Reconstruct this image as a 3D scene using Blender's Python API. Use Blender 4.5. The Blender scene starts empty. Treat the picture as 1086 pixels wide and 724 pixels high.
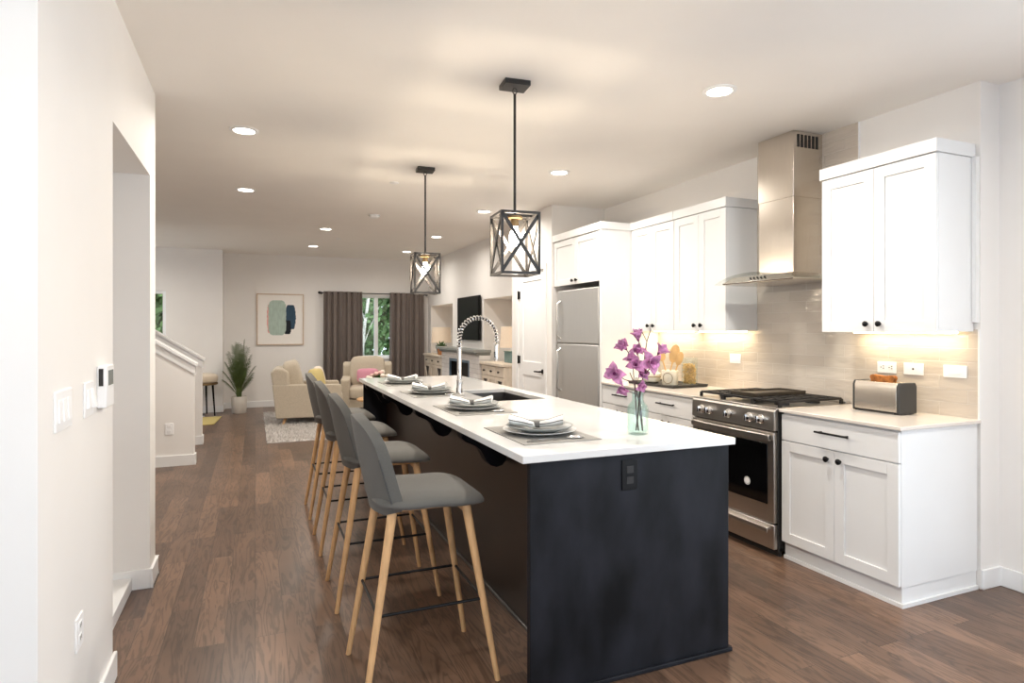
import bpy, bmesh, math, random
from math import sin, cos, pi, radians as R
from mathutils import Vector, Matrix
random.seed(7)
S = bpy.context.scene
COL = S.collection

# ---------------------------------------------------------------- camera, world, exposure
cam_d = bpy.data.cameras.new('camera'); cam = bpy.data.objects.new('camera', cam_d); COL.objects.link(cam)
cam.location = (0, 0, 1.402); cam.rotation_euler = (R(90), 0, R(-22.7))
cam_d.sensor_width = 36; cam_d.lens = 36*650.7/1086; cam_d.shift_y = -13.2/1086
cam_d.clip_start = .05; cam_d.clip_end = 200
S.camera = cam
S.view_settings.view_transform = 'Standard'; S.view_settings.look = 'None'
S.view_settings.gamma = 1; S.view_settings.use_curve_mapping = False
S.view_settings.exposure = 0.87
W = bpy.data.worlds.new('sky'); S.world = W; W.use_nodes = True
bg = W.node_tree.nodes['Background']; bg.inputs[0].default_value = (.76, .88, 1.0, 1); bg.inputs[1].default_value = 2.35
CAN_W = 14.0        # watts of one recessed light
S.cycles.max_bounces = 10; S.cycles.diffuse_bounces = 6; S.cycles.glossy_bounces = 4; S.cycles.transmission_bounces = 8
S.cycles.transparent_max_bounces = 10
S.cycles.caustics_reflective = False; S.cycles.caustics_refractive = False
S.cycles.sample_clamp_indirect = 6
S.cycles.use_denoising = True

# ---------------------------------------------------------------- materials
def lin(c):
    return tuple(((v/255)/12.92 if v/255 <= .04045 else ((v/255+.055)/1.055)**2.4) for v in c)
def mat(name, rgb, rough=.5, metal=0, noise=0, nscale=20, stretch=(1,1,1), bump=0, bscale=60, spec=.5, emit=None, estr=0, trans=0, ior=1.45, coat=0, sheen=0):
    m = bpy.data.materials.new(name); m.use_nodes = True
    nt = m.node_tree; b = nt.nodes['Principled BSDF']; l = lin(rgb)
    b.inputs['Base Color'].default_value = (*l, 1); b.inputs['Roughness'].default_value = rough
    b.inputs['Metallic'].default_value = metal; b.inputs['Specular IOR Level'].default_value = spec
    b.inputs['IOR'].default_value = ior; b.inputs['Transmission Weight'].default_value = trans
    b.inputs['Coat Weight'].default_value = coat; b.inputs['Sheen Weight'].default_value = sheen
    if emit: b.inputs['Emission Color'].default_value = (*lin(emit), 1); b.inputs['Emission Strength'].default_value = estr
    if noise or bump:
        tc = nt.nodes.new('ShaderNodeTexCoord'); mp = nt.nodes.new('ShaderNodeMapping'); mp.inputs['Scale'].default_value = stretch
        nt.links.new(tc.outputs['Object'], mp.inputs[0])
    if noise:
        n = nt.nodes.new('ShaderNodeTexNoise'); n.inputs['Scale'].default_value = nscale; n.inputs['Detail'].default_value = 5
        nt.links.new(mp.outputs[0], n.inputs['Vector'])
        r = nt.nodes.new('ShaderNodeValToRGB'); r.color_ramp.elements[0].position = .3; r.color_ramp.elements[1].position = .7
        r.color_ramp.elements[0].color = (*[v*(1-noise) for v in l], 1); r.color_ramp.elements[1].color = (*[min(1, v*(1+noise)) for v in l], 1)
        nt.links.new(n.outputs['Fac'], r.inputs[0]); nt.links.new(r.outputs[0], b.inputs['Base Color'])
    if bump:
        n2 = nt.nodes.new('ShaderNodeTexNoise'); n2.inputs['Scale'].default_value = bscale; n2.inputs['Detail'].default_value = 3
        nt.links.new(mp.outputs[0], n2.inputs['Vector'])
        bp = nt.nodes.new('ShaderNodeBump'); bp.inputs['Strength'].default_value = bump; bp.inputs['Distance'].default_value = .01
        nt.links.new(n2.outputs['Fac'], bp.inputs['Height']); nt.links.new(bp.outputs[0], b.inputs['Normal'])
    return m
M = {}
M['paint'] = mat('wall_paint', (236,233,230), .7, noise=.012, nscale=3, bump=.02, bscale=200)
M['ceil'] = mat('ceiling_paint', (243,239,234), .8, noise=.01, nscale=3)
M['trim'] = mat('trim_white', (238,238,238), .4, noise=.01, nscale=4)
M['cab'] = mat('cabinet_white', (231,231,231), .32, noise=.01, nscale=5)
M['quartz'] = mat('white_quartz', (220,219,218), .09, noise=.02, nscale=9, spec=.6)
M['quartz_grey'] = mat('warm_quartz', (222,213,204), .15, noise=.02, nscale=12)
M['black'] = mat('black_metal', (22,22,23), .42, .6, noise=.1, nscale=30)
M['pend'] = mat('pendant_metal', (52,50,49), .35, .25, noise=.1, nscale=30)
M['steel'] = mat('brushed_steel', (216,209,200), .24, 1, noise=.05, nscale=6, stretch=(40,40,1))
M['steel_h'] = mat('brushed_steel_range', (202,196,189), .33, 1, noise=.05, nscale=6, stretch=(40,1,40))
M['steel_f'] = mat('brushed_steel_fridge', (206,205,203), .42, .85, noise=.03, nscale=6, stretch=(60,60,1))
M['chrome'] = mat('chrome', (235,235,236), .14, 1, noise=.01)
M['iron'] = mat('cast_iron', (38,36,36), .5, .3, noise=.15, nscale=40, bump=.1)
M['griddle'] = mat('griddle_plate', (84,76,66), .4, .6, noise=.1, nscale=20)
M['dglass'] = mat('oven_black_glass', (9,9,10), .06, 0, noise=.05, spec=.5)
M['island'] = mat('island_dark_stain', (26,27,32), .5, noise=.75, nscale=3.4, stretch=(1.7,1.7,.8), bump=.04, bscale=14, spec=.22)
M['islandb'] = mat('island_brown_panel', (42,31,25), .3, noise=.2, nscale=2, stretch=(1,1,.6))
M['stool'] = mat('grey_upholstery', (88,86,82), .85, noise=.09, nscale=320, bump=.2, bscale=500, sheen=.12)
M['stoolpipe'] = mat('grey_seam', (70,70,70), .85, noise=.1, nscale=100)
M['oak'] = mat('light_oak', (205,163,117), .5, noise=.13, nscale=12, stretch=(6,6,.7))
M['beige'] = mat('beige_linen', (188,176,158), .9, noise=.1, nscale=90, bump=.15, bscale=300, sheen=.15)
M['pink'] = mat('pink_cloth', (206,142,160), .85, noise=.05, nscale=60, bump=.1, bscale=200)
M['yellow'] = mat('mustard_cloth', (206,188,130), .85, noise=.05, nscale=60, bump=.1, bscale=200)
M['floral'] = mat('patterned_cloth', (236,222,208), .85, noise=.16, nscale=14)
M['rug'] = mat('shaggy_wool', (205,200,196), .95, noise=.12, nscale=9)
M['curtain'] = mat('taupe_curtain', (118,108,103), .9, noise=.06, nscale=60, stretch=(1,1,.1), bump=.08, bscale=300)
M['tvscreen'] = mat('tv_screen', (11,11,12), .3, noise=.05, spec=.2)
M['frame'] = mat('pale_oak_frame', (200,178,156), .5, noise=.08, nscale=20)
M['paper'] = mat('art_paper', (240,236,231), .8, noise=.01)
for k, c in (('sage',(172,190,180)),('navy',(52,76,96)),('coral',(232,168,160)),('ink',(24,28,38))): M[k] = mat('paint_'+k, c, .8, noise=.12, nscale=9, stretch=(4,1,1))
M['pot'] = mat('ribbed_concrete_pot', (206,200,192), .8, noise=.06, nscale=14, stretch=(1,1,.3))
M['soil'] = mat('soil', (60,46,36), .95, noise=.3, nscale=60)
M['palm'] = mat('palm_leaf', (82,98,54), .5, noise=.28, nscale=9)
M['stem'] = mat('palm_stem', (104,98,58), .7, noise=.2, nscale=14)
def thin_glass(name, tint, ior=1.4, rough=.03):
    m = bpy.data.materials.new(name); m.use_nodes = True; nt = m.node_tree; nt.nodes.remove(nt.nodes['Principled BSDF'])
    mx = nt.nodes.new('ShaderNodeMixShader'); tr = nt.nodes.new('ShaderNodeBsdfTransparent'); gl = nt.nodes.new('ShaderNodeBsdfGlossy'); gl.inputs['Roughness'].default_value = rough
    lw = nt.nodes.new('ShaderNodeLayerWeight'); p4 = nt.nodes.new('ShaderNodeMath'); p4.operation = 'POWER'; p4.inputs[1].default_value = 4
    fr = nt.nodes.new('ShaderNodeMath'); fr.operation = 'MULTIPLY_ADD'; fr.inputs[1].default_value = .35; fr.inputs[2].default_value = (ior-1)*.1
    nt.links.new(lw.outputs['Facing'], p4.inputs[0]); nt.links.new(p4.outputs[0], fr.inputs[0])
    tr.inputs[0].default_value = (*tint, 1)
    nt.links.new(fr.outputs[0], mx.inputs[0]); nt.links.new(tr.outputs[0], mx.inputs[1]); nt.links.new(gl.outputs[0], mx.inputs[2]); nt.links.new(mx.outputs[0], nt.nodes['Material Output'].inputs[0])
    return m
M['glass'] = thin_glass('aqua_glass', (.89,.965,.95), 1.45)
M['clear'] = thin_glass('clear_glass', (.96,.98,.97), 1.4)
M['winglass'] = thin_glass('window_glass', (1,1,1), 1.35, .02)
M['hoodglass'] = thin_glass('hood_glass', (.93,.95,.94), 1.45)
M['petal'] = mat('magnolia_petal', (192,130,172), .55, noise=.5, nscale=34)
M['petal2'] = mat('magnolia_heart', (112,40,92), .6, noise=.2, nscale=30)
M['twig'] = mat('magnolia_twig', (92,74,72), .8, noise=.2, nscale=60)
M['plate'] = mat('white_stoneware', (224,224,222), .25, noise=.02)
M['greyplate'] = mat('grey_stoneware', (140,143,141), .35, noise=.04, nscale=30)
M['placemat'] = mat('grey_woven_mat', (148,146,142), .9, noise=.1, nscale=260, bump=.2, bscale=400)
M['napkin'] = mat('white_linen', (226,226,224), .9, noise=.02, nscale=60)
M['napring'] = mat('grey_linen_band', (100,98,96), .8, noise=.1, nscale=60)
M['toastm'] = mat('toast_crumb', (160,98,46), .9, noise=.65, nscale=38, bump=.2, bscale=120)
M['plastic_g'] = mat('charcoal_plastic', (52,51,50), .45, noise=.05)
M['slate'] = mat('slate_tray', (58,56,54), .6, noise=.1, nscale=30)
M['ceramic'] = mat('cream_ceramic', (229,222,205), .35, noise=.03)
M['spoon'] = mat('wooden_utensil', (203,164,110), .6, noise=.12, nscale=20)
M['pasta'] = mat('dry_pasta', (205,170,110), .7, noise=.25, nscale=30)
M['plate_w'] = mat('switch_plastic', (246,246,247), .35, noise=.005)
M['slot'] = mat('socket_slot', (40,38,38), .5, noise=.05)
M['lcd'] = mat('thermostat_screen', (120,128,128), .25, noise=.05)
M['console'] = mat('washed_wood', (214,202,186), .6, noise=.09, nscale=10, stretch=(3,3,.8))
M['brickw'] = None
M['shade'] = mat('linen_lampshade', (226,208,188), .85, noise=.03, nscale=60, emit=(255,226,190), estr=.06)
M['lampb'] = mat('blue_grey_ceramic', (96,118,138), .35, noise=.1)
M['teal'] = mat('teal_ceramic', (104,132,132), .3, noise=.15, nscale=12)
M['basket'] = mat('terracotta_basket', (170,116,74), .8, noise=.2, nscale=60)
M['leaf'] = mat('houseplant_leaf', (84,116,70), .5, noise=.2, nscale=20)
M['rose'] = mat('pale_rose', (232,190,180), .7, noise=.15, nscale=30)
M['roseW'] = mat('cream_rose', (240,228,214), .7, noise=.1, nscale=30)
M['yrug'] = mat('yellow_mat', (186,168,108), .9, noise=.07, nscale=80)
M['bark'] = mat('pale_bark', (196,190,180), .85, noise=.3, nscale=9, stretch=(1,1,3))
M['foliage'] = mat('forest_leaf', (86,116,66), .6, noise=.45, nscale=1.2)
M['foliage2'] = mat('forest_leaf_light', (122,148,94), .6, noise=.4, nscale=1.3)
M['lawn'] = mat('lawn', (86,104,58), .95, noise=.2, nscale=3)
M['lens'] = mat('lit_lens', (255,250,240), .5, emit=(255,246,232), estr=9)
M['bulb'] = mat('lit_bulb', (255,240,214), .5, emit=(255,236,208), estr=270)
M['led'] = mat('led_strip', (255,240,214), .5, emit=(255,228,176), estr=6)
M['brass'] = mat('aged_brass', (150,126,92), .4, .8, noise=.1)
M['sinksteel'] = mat('sink_steel', (120,118,116), .35, 1, noise=.05)
M['winframe'] = mat('window_vinyl', (244,246,248), .35, noise=.005)
M['leather'] = mat('shoe_leather', (58,54,54), .5, noise=.1)
M['cushion'] = mat('bench_cushion', (212,198,180), .85, noise=.06, nscale=60)

def brick_mat(name, axes, bw, bh, c1, c2, mortar, msize, rough, bump, wavy=0, grain=0, offset=.5, spec=.5):
    m = bpy.data.materials.new(name); m.use_nodes = True; nt = m.node_tree; N = nt.nodes; L = nt.links
    b = N['Principled BSDF']; tc = N.new('ShaderNodeTexCoord'); sp = N.new('ShaderNodeSeparateXYZ'); cb = N.new('ShaderNodeCombineXYZ')
    L.new(tc.outputs['Object'], sp.inputs[0])
    L.new(sp.outputs[axes[0]], cb.inputs[0]); L.new(sp.outputs[axes[1]], cb.inputs[1])
    br = N.new('ShaderNodeTexBrick'); L.new(cb.outputs[0], br.inputs['Vector'])
    br.inputs['Scale'].default_value = 1; br.inputs['Brick Width'].default_value = bw; br.inputs['Row Height'].default_value = bh
    br.inputs['Mortar Size'].default_value = msize; br.inputs['Mortar Smooth'].default_value = .2; br.offset = offset; br.offset_frequency = 2
    br.inputs['Color1'].default_value = (*lin(c1), 1); br.inputs['Color2'].default_value = (*lin(c2), 1); br.inputs['Mortar'].default_value = (*lin(mortar), 1)
    colr = br.outputs['Color']
    h = N.new('ShaderNodeMath'); h.operation = 'MULTIPLY'; h.inputs[1].default_value = -1; L.new(br.outputs['Fac'], h.inputs[0]); hh = h.outputs[0]
    if grain:
        mp = N.new('ShaderNodeMapping'); mp.inputs['Scale'].default_value = (.9, 8, 1); L.new(cb.outputs[0], mp.inputs[0])
        # every board gets its own stretch of grain
        va = N.new('ShaderNodeVectorMath'); va.operation = 'ADD'; L.new(mp.outputs[0], va.inputs[0])
        vs = N.new('ShaderNodeVectorMath'); vs.operation = 'SCALE'; vs.inputs['Scale'].default_value = 90; L.new(br.outputs['Color'], vs.inputs[0]); L.new(vs.outputs[0], va.inputs[1])
        n = N.new('ShaderNodeTexNoise'); n.inputs['Scale'].default_value = 1.6; n.inputs['Detail'].default_value = 6; n.inputs['Distortion'].default_value = 1.6
        L.new(va.outputs[0], n.inputs['Vector'])
        wv = N.new('ShaderNodeMath'); wv.operation = 'MULTIPLY'; wv.inputs[1].default_value = 40; L.new(n.outputs['Fac'], wv.inputs[0])
        sn = N.new('ShaderNodeMath'); sn.operation = 'SINE'; L.new(wv.outputs[0], sn.inputs[0])
        mr = N.new('ShaderNodeMapRange'); mr.inputs[1].default_value = -1; mr.inputs[2].default_value = .1; mr.inputs[3].default_value = 1-grain; mr.inputs[4].default_value = 1.06
        L.new(sn.outputs[0], mr.inputs[0])
        n3 = N.new('ShaderNodeTexNoise'); n3.inputs['Scale'].default_value = 3; L.new(cb.outputs[0], n3.inputs['Vector'])
        mr3 = N.new('ShaderNodeMapRange'); mr3.inputs[1].default_value = .3; mr3.inputs[2].default_value = .7; mr3.inputs[3].default_value = .80; mr3.inputs[4].default_value = 1.12; L.new(n3.outputs['Fac'], mr3.inputs[0])
        mm = N.new('ShaderNodeMath'); mm.operation = 'MULTIPLY'; L.new(mr.outputs[0], mm.inputs[0]); L.new(mr3.outputs[0], mm.inputs[1])
        sc = N.new('ShaderNodeVectorMath'); sc.operation = 'SCALE'; L.new(colr, sc.inputs[0]); L.new(mm.outputs[0], sc.inputs['Scale']); colr = sc.outputs[0]
    if wavy:
        mp2 = N.new('ShaderNodeMapping'); mp2.inputs['Scale'].default_value = (5, 16, 1); L.new(cb.outputs[0], mp2.inputs[0])
        n2 = N.new('ShaderNodeTexNoise'); n2.inputs['Scale'].default_value = 1.5; n2.inputs['Detail'].default_value = 2; L.new(mp2.outputs[0], n2.inputs['Vector'])
        a = N.new('ShaderNodeMath'); a.operation = 'MULTIPLY_ADD'; a.inputs[1].default_value = wavy; L.new(n2.outputs['Fac'], a.inputs[0]); L.new(hh, a.inputs[2]); hh = a.outputs[0]
    bp = N.new('ShaderNodeBump'); bp.inputs['Strength'].default_value = bump; bp.inputs['Distance'].default_value = .004
    L.new(hh, bp.inputs['Height']); L.new(bp.outputs[0], b.inputs['Normal']); L.new(colr, b.inputs['Base Color'])
    b.inputs['Roughness'].default_value = rough; b.inputs['Specular IOR Level'].default_value = spec
    return m
M['floor'] = brick_mat('hickory_plank_floor', (1,0), 1.15, .127, (124,96,77), (88,67,54), (70,56,47), .0014, .33, .25, grain=.38, offset=.37)
M['tile'] = brick_mat('glazed_tile', (1,2), .305, .0762, (206,196,184), (198,187,175), (216,209,200), .0018, .08, .9, wavy=1.6)
M['brickw'] = brick_mat('white_painted_brick', (1,2), .2, .068, (228,225,222), (218,214,212), (196,192,190), .004, .7, .8)

# ---------------------------------------------------------------- mesh helpers
class MB:
    def __init__(s): s.v = []; s.f = []
    def add(s, vs, fs):
        o = len(s.v); s.v += [tuple(v) for v in vs]; s.f += [tuple(i+o for i in f) for f in fs]; return s
    def box(s, x0, x1, y0, y1, z0, z1, rot=0, piv=None):
        vs = [(x,y,z) for z in (z0,z1) for y in (y0,y1) for x in (x0,x1)]
        if rot:
            px, py = piv or ((x0+x1)/2, (y0+y1)/2)
            vs = [(px+(x-px)*cos(rot)-(y-py)*sin(rot), py+(x-px)*sin(rot)+(y-py)*cos(rot), z) for x,y,z in vs]
        return s.add(vs, [(0,2,3,1),(4,5,7,6),(0,1,5,4),(2,6,7,3),(0,4,6,2),(1,3,7,5)])
    def tube(s, pts, r, n=10, caps=True):
        pts = [Vector(p) for p in pts]; rs = r if isinstance(r, (list,tuple)) else [r]*len(pts)
        vs = []; u = None
        for i, p in enumerate(pts):
            t = (pts[min(i+1,len(pts)-1)]-pts[max(i-1,0)]).normalized()
            if u is None: u = t.orthogonal().normalized()
            u = (u - t*u.dot(t)).normalized(); w = t.cross(u)
            vs += [p+(u*cos(2*pi*k/n)+w*sin(2*pi*k/n))*rs[i] for k in range(n)]
        fs = [(i*n+k, i*n+(k+1)%n, (i+1)*n+(k+1)%n, (i+1)*n+k) for i in range(len(pts)-1) for k in range(n)]
        if caps: fs += [tuple(range(n))[::-1], tuple(range((len(pts)-1)*n, len(pts)*n))]
        return s.add(vs, fs)
    def bar(s, a, b, w, h=None):   # square section bar
        a, b = Vector(a), Vector(b); h = h or w; t = (b-a).normalized()
        up = Vector((0,0,1)) if abs(t.z) < .95 else Vector((1,0,0))
        u = t.cross(up).normalized(); q = u.cross(t)
        vs = [p+u*sx*w/2+q*sy*h/2 for p in (a,b) for sx,sy in ((-1,-1),(1,-1),(1,1),(-1,1))]
        return s.add(vs, [(3,2,1,0),(4,5,6,7),(0,1,5,4),(1,2,6,5),(2,3,7,6),(3,0,4,7)])
    def lathe(s, prof, c=(0,0,0), n=24, axis='z', closed=False):
        vs = []
        for r, z in prof:
            for k in range(n):
                a = 2*pi*k/n; x, y = r*cos(a), r*sin(a)
                vs.append((c[0]+x, c[1]+y, c[2]+z) if axis == 'z' else ((c[0]+z, c[1]+x, c[2]+y) if axis == 'x' else (c[0]+y, c[1]+z, c[2]+x)))
        m = len(prof)
        fs = [(i*n+k, i*n+(k+1)%n, (i+1)*n+(k+1)%n, (i+1)*n+k) for i in range(m-1) for k in range(n)]
        if closed: fs += [((m-1)*n+k, (m-1)*n+(k+1)%n, (k+1)%n, k) for k in range(n)]
        else:
            if prof[0][0] > 1e-5: fs.append(tuple(range(n))[::-1])
            if prof[-1][0] > 1e-5: fs.append(tuple(range((m-1)*n, m*n)))
        return s.add(vs, fs)
    def grid(s, fn, nu, nv, wrap=False):
        vs = [fn(i/(nu-1) if not wrap else i/nu, j/(nv-1)) for j in range(nv) for i in range(nu)]
        fs = [(j*nu+i, j*nu+(i+1)%nu, (j+1)*nu+(i+1)%nu, (j+1)*nu+i) for j in range(nv-1) for i in range(nu if wrap else nu-1)]
        return s.add(vs, fs)
    def prism(s, poly, lo, hi, axis):  # polygon in the two other axes
        n = len(poly)
        def P(a, b, c): return {'x':(c,a,b),'y':(a,c,b),'z':(a,b,c)}[axis]
        vs = [P(a,b,lo) for a,b in poly]+[P(a,b,hi) for a,b in poly]
        return s.add(vs, [tuple(range(n))[::-1], tuple(range(n,2*n))]+[(i,(i+1)%n,n+(i+1)%n,n+i) for i in range(n)])
    def ellipsoid(s, c, rx, ry, rz, e1=1, e2=1, nu=24, nv=14):
        def pw(v, e): return math.copysign(abs(v)**e, v)
        def fn(u, v):
            a = 2*pi*u; b = -pi/2+pi*v
            return (c[0]+rx*pw(cos(b),e1)*pw(cos(a),e2), c[1]+ry*pw(cos(b),e1)*pw(sin(a),e2), c[2]+rz*pw(sin(b),e1))
        return s.grid(fn, nu, nv, True)
    def move(s, d, rz=0, start=0):
        s.v[start:] = [(x*cos(rz)-y*sin(rz)+d[0], x*sin(rz)+y*cos(rz)+d[1], z+d[2]) for x,y,z in s.v[start:]]; return s
def obj(name, mb, m, parent=None, bevel=0, seg=2, smooth=40, world=True, subd=0, label=None):
    me = bpy.data.meshes.new(name); vs = mb.v
    if parent is not None and world:
        p = parent
        off = Vector((0,0,0))
        while p is not None: off += p.location; p = p.parent
        vs = [(v[0]-off.x, v[1]-off.y, v[2]-off.z) for v in vs]
    me.from_pydata(vs, [], mb.f); me.update()
    b = bmesh.new(); b.from_mesh(me); bmesh.ops.remove_doubles(b, verts=b.verts, dist=1e-6); bmesh.ops.recalc_face_normals(b, faces=b.faces); b.to_mesh(me); b.free()
    me.materials.append(M[m] if isinstance(m, str) else m)
    if smooth:
        for p in me.polygons: p.use_smooth = True
        me.set_sharp_from_angle(angle=R(smooth))
    o = bpy.data.objects.new(name, me); COL.objects.link(o)
    if parent is not None: o.parent = parent
    if bevel:
        k = o.modifiers.new('bevel', 'BEVEL'); k.width = bevel; k.segments = seg; k.limit_method = 'ANGLE'; k.angle_limit = R(40); k.harden_normals = False
    if subd:
        k = o.modifiers.new('subdivision', 'SUBSURF'); k.levels = subd; k.render_levels = subd
    if label: o['label'] = label
    return o
def tag(o, label, cat, group=None):
    o['label'] = label; o['category'] = cat
    if group: o['group'] = group
    return o
def thing(name, label, cat, loc=(0,0,0), rz=0, group=None):
    o = bpy.data.objects.new(name, None); COL.objects.link(o); o.location = loc; o.rotation_euler = (0,0,rz)
    o.empty_display_size = .05
    return tag(o, label, cat, group)
def struct(name, mb, m, **k):
    o = obj(name, mb, m, **k)
    if o.parent is None: o['kind'] = 'structure'
    return o
def dup(root, loc, rz=0, label=None, group=None):
    r = root.copy(); COL.objects.link(r); r.location = loc; r.rotation_euler = (0,0,rz)
    if label: r['label'] = label
    if group: r['group'] = group
    for ch in list(root.children):
        c = ch.copy(); COL.objects.link(c); c.parent = r
        for g in list(ch.children):
            d = g.copy(); COL.objects.link(d); d.parent = c
    return r
def light(name, kind, loc, watts, color, parent=None, size=.1, rot=(0,0,0), shape='DISK', spread=None, size_y=None):
    d = bpy.data.lights.new(name, kind); d.energy = watts; d.color = color
    if kind == 'AREA':
        d.shape = shape; d.size = size
        if size_y: d.size_y = size_y
        if spread: d.spread = spread
    else: d.shadow_soft_size = size
    o = bpy.data.objects.new(name, d); COL.objects.link(o)
    off = Vector((0,0,0)); p = parent
    while p is not None: off += p.location; p = p.parent
    o.location = Vector(loc)-off; o.rotation_euler = rot; o.parent = parent
    return o

# ---------------------------------------------------------------- room shell
ZC = 2.741
XW, XP, XL2, YB, YB2 = 3.606, 2.95, 3.17, 11.9, 11.45
struct('floor', MB().box(-4, 4.2, -3.2, 12.1, -.1, 0), 'floor')
struct('ceiling', MB().box(-4, 4.2, -3.2, 12.1, ZC, ZC+.12), 'ceil')
# kitchen wall, stepping back by the near corner
struct('wall_right', MB().box(XW, 3.95, 2.075, 7.0, 0, ZC).box(3.77, 3.95, 1.1, 2.075, 0, ZC).box(3.77, 3.95, -3.2, -2.9, 0, ZC).box(3.77, 3.95, -2.9, 1.1, 0, .2).box(3.77, 3.95, -2.9, 1.1, 2.45, ZC), 'paint')  # out-of-view opening near the camera, added to bring daylight onto the left wall
struct('wall_backsplash', MB().box(XW-.008, XW, 2.085, 4.93, .90, 1.40).box(XW-.008, XW, 2.798, 3.662, 1.40, ZC), 'tile')
struct('trim_1', MB().box(XW-.011, XW-.001, 2.075, 2.084, .914, 1.40).box(XW-.011, XW-.0005, 2.79, 2.797, 1.40, ZC), 'trim')
# pantry box, with the door opening
DY0, DY1, DZ = 6.12, 6.85, 2.07
struct('wall_pantry', MB().box(XP, XW, 5.94, DY0, 0, ZC).box(XP, XW, DY1, 7.05, 0, ZC).box(XP, XW, DY0, DY1, DZ, ZC).box(XP+.12, XW, DY0, DY1, 0, DZ), 'paint')
# living room wall with its two niches
ND = 3.62
struct('wall_living', MB().box(XL2, 3.95, 8.68, 10.26, 0, ZC).box(XL2, 3.95, 7.05, 7.5, 0, ZC).box(XL2, 3.95, 11.69, 11.9, 0, ZC)
       .box(XL2, 3.95, 7.5, 8.68, 1.85, ZC).box(XL2, 3.95, 10.26, 11.69, 1.85, ZC).box(ND, 3.95, 7.5, 8.68, 0, 1.85).box(ND, 3.95, 10.26, 11.69, 0, 1.85), 'paint')
# back wall: right part with the curtained window, left part standing a little nearer with the small window
WX0, WX1, WZ0, WZ1 = 1.56, 2.72, .84, 2.05
struct('wall_back', MB().box(-.51, WX0, YB, YB+.15, 0, ZC).box(WX1, 4.2, YB, YB+.15, 0, ZC).box(WX0, WX1, YB, YB+.15, 0, WZ0).box(WX0, WX1, YB, YB+.15, WZ1, ZC), 'paint')
VX0, VX1, VZ0, VZ1 = -2.3, -1.35, 1.02, 2.03
struct('wall_back_left', MB().box(-4, VX0, YB2, YB+.15, 0, ZC).box(VX1, -.51, YB2, YB+.15, 0, ZC).box(VX0, VX1, YB2, YB+.15, 0, VZ0).box(VX0, VX1, YB2, YB+.15, VZ1, ZC), 'paint')
struct('wall_hall', MB().box(-4, -3.6, 4.02, 9.6, 0, ZC).box(-4, -3.6, 10.6, YB2, 0, ZC).box(-4, -3.6, 9.6, 10.6, 0, .6).box(-4, -3.6, 9.6, 10.6, 2.2, ZC), 'paint')  # unseen window opening, added to light the living room's right wall
# near left wall with its opening
XL, OY0, OY1, OZ = -.528, 2.889, 3.834, 2.237
struct('wall_left', MB().box(-3.6, XL, 1.97, OY0, 0, ZC).box(-3.6, XL, OY1, 4.02, 0, ZC).box(-3.6, XL, OY0, OY1, OZ, ZC).box(-3.6, -1.5, OY0, OY1, 0, OZ), 'paint')
# unseen wall behind the camera, its unglazed opening sized to control the daylight
struct('wall_behind', MB().box(-4, -3.4, -3.2, -3.05, 0, ZC).box(3.4, 4.2, -3.2, -3.05, 0, ZC).box(-3.4, 3.4, -3.2, -3.05, 2.3, ZC).box(1.0, 2.8, -3.2, -3.05, 0, .8).box(-3.4, 1.0, -3.2, -3.05, 0, 2.3).box(2.8, 3.4, -3.2, -3.05, 0, 2.3), 'paint')
struct('wall_dining', MB().box(-4, -3.85, -3.2, -2.9, 0, ZC).box(-4, -3.85, .6, 1.97, 0, ZC).box(-4, -3.85, -2.9, .6, 0, .15).box(-4, -3.85, -2.9, .6, 2.5, ZC), 'paint')  # unseen wall, opening shaped for daylight on the ceiling and cabinets

def bb(y0, y1, x, d=.014, h=.105): return MB().box(min(x,x+d), max(x,x+d), y0, y1, 0, h)
struct('baseboard_left', bb(1.97, OY0+.014, XL).box(-1.4, XL+.014, OY1-.014, OY1, 0, .105).box(XL, XL+.014, OY1-.014, 4.034, 0, .105).box(-.9, XL+.014, 4.02, 4.034, 0, .105), 'trim', bevel=.004)
struct('trim_2', MB().box(-1.4, -.61, OY0, OY1-.014, 0, .07), 'trim', bevel=.004)
struct('baseboard_right', bb(-3, 2.065, 3.756).box(XW, 3.77, 2.061, 2.075, 0, .105), 'trim', bevel=.004)
struct('baseboard_back', MB().box(-.496, 3.1, YB-.014, YB, 0, .11).box(-3.6, -.496, YB2-.014, YB2, 0, .11).box(-.51, -.496, YB2-.014, YB, 0, .11), 'trim', bevel=.004)
struct('baseboard_pantry', bb(5.96, DY0-.06, XP-.014).box(XP-.014, XP, DY1+.06, 7.05, 0, .105), 'trim', bevel=.004)

# half walls of the stair, sloped caps
def half_wall(name, y0, y1, xe, ze, slope, L):
    xa = xe-L
    struct(name, MB().prism([(xa,0),(xe,0),(xe,ze),(xa,ze+slope*L)], y0, y1, 'y'), 'paint')
    o = .02
    capz = .035
    c = MB().prism([(xa,ze+slope*L),(xe+.03,ze-slope*.03),(xe+.03,ze+capz-slope*.03),(xa,ze+slope*L+capz)], y0-.03, y1+.03, 'y')
    c.prism([(xa,ze+slope*L-.10),(xe+.012,ze-.10),(xe+.012,ze-.004),(xa,ze+slope*L-.004)], y0-.012, y1+.012, 'y')
    return c
c1 = half_wall('wall_stair_near', 7.13, 7.25, -.586, 1.03, .65, 2.9)
struct('trim_3', c1, 'trim', bevel=.003)
c2 = half_wall('wall_stair_far', 8.32, 8.44, -.60, 1.03, .65, 2.9)
struct('trim_4', c2, 'trim', bevel=.003)
struct('trim_5', MB().box(-.70,-.572,7.118,7.262,.105,.99), 'trim', bevel=.003) if False else None
struct('baseboard_stair', MB().box(-3.4,-.572,7.116,7.13,0,.11).box(-.586,-.572,7.116,7.25,0,.11).box(-.70,-.586,8.306,8.32,0,.11).box(-.60,-.586,8.306,8.44,0,.11), 'trim', bevel=.004)
st = MB()
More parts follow.
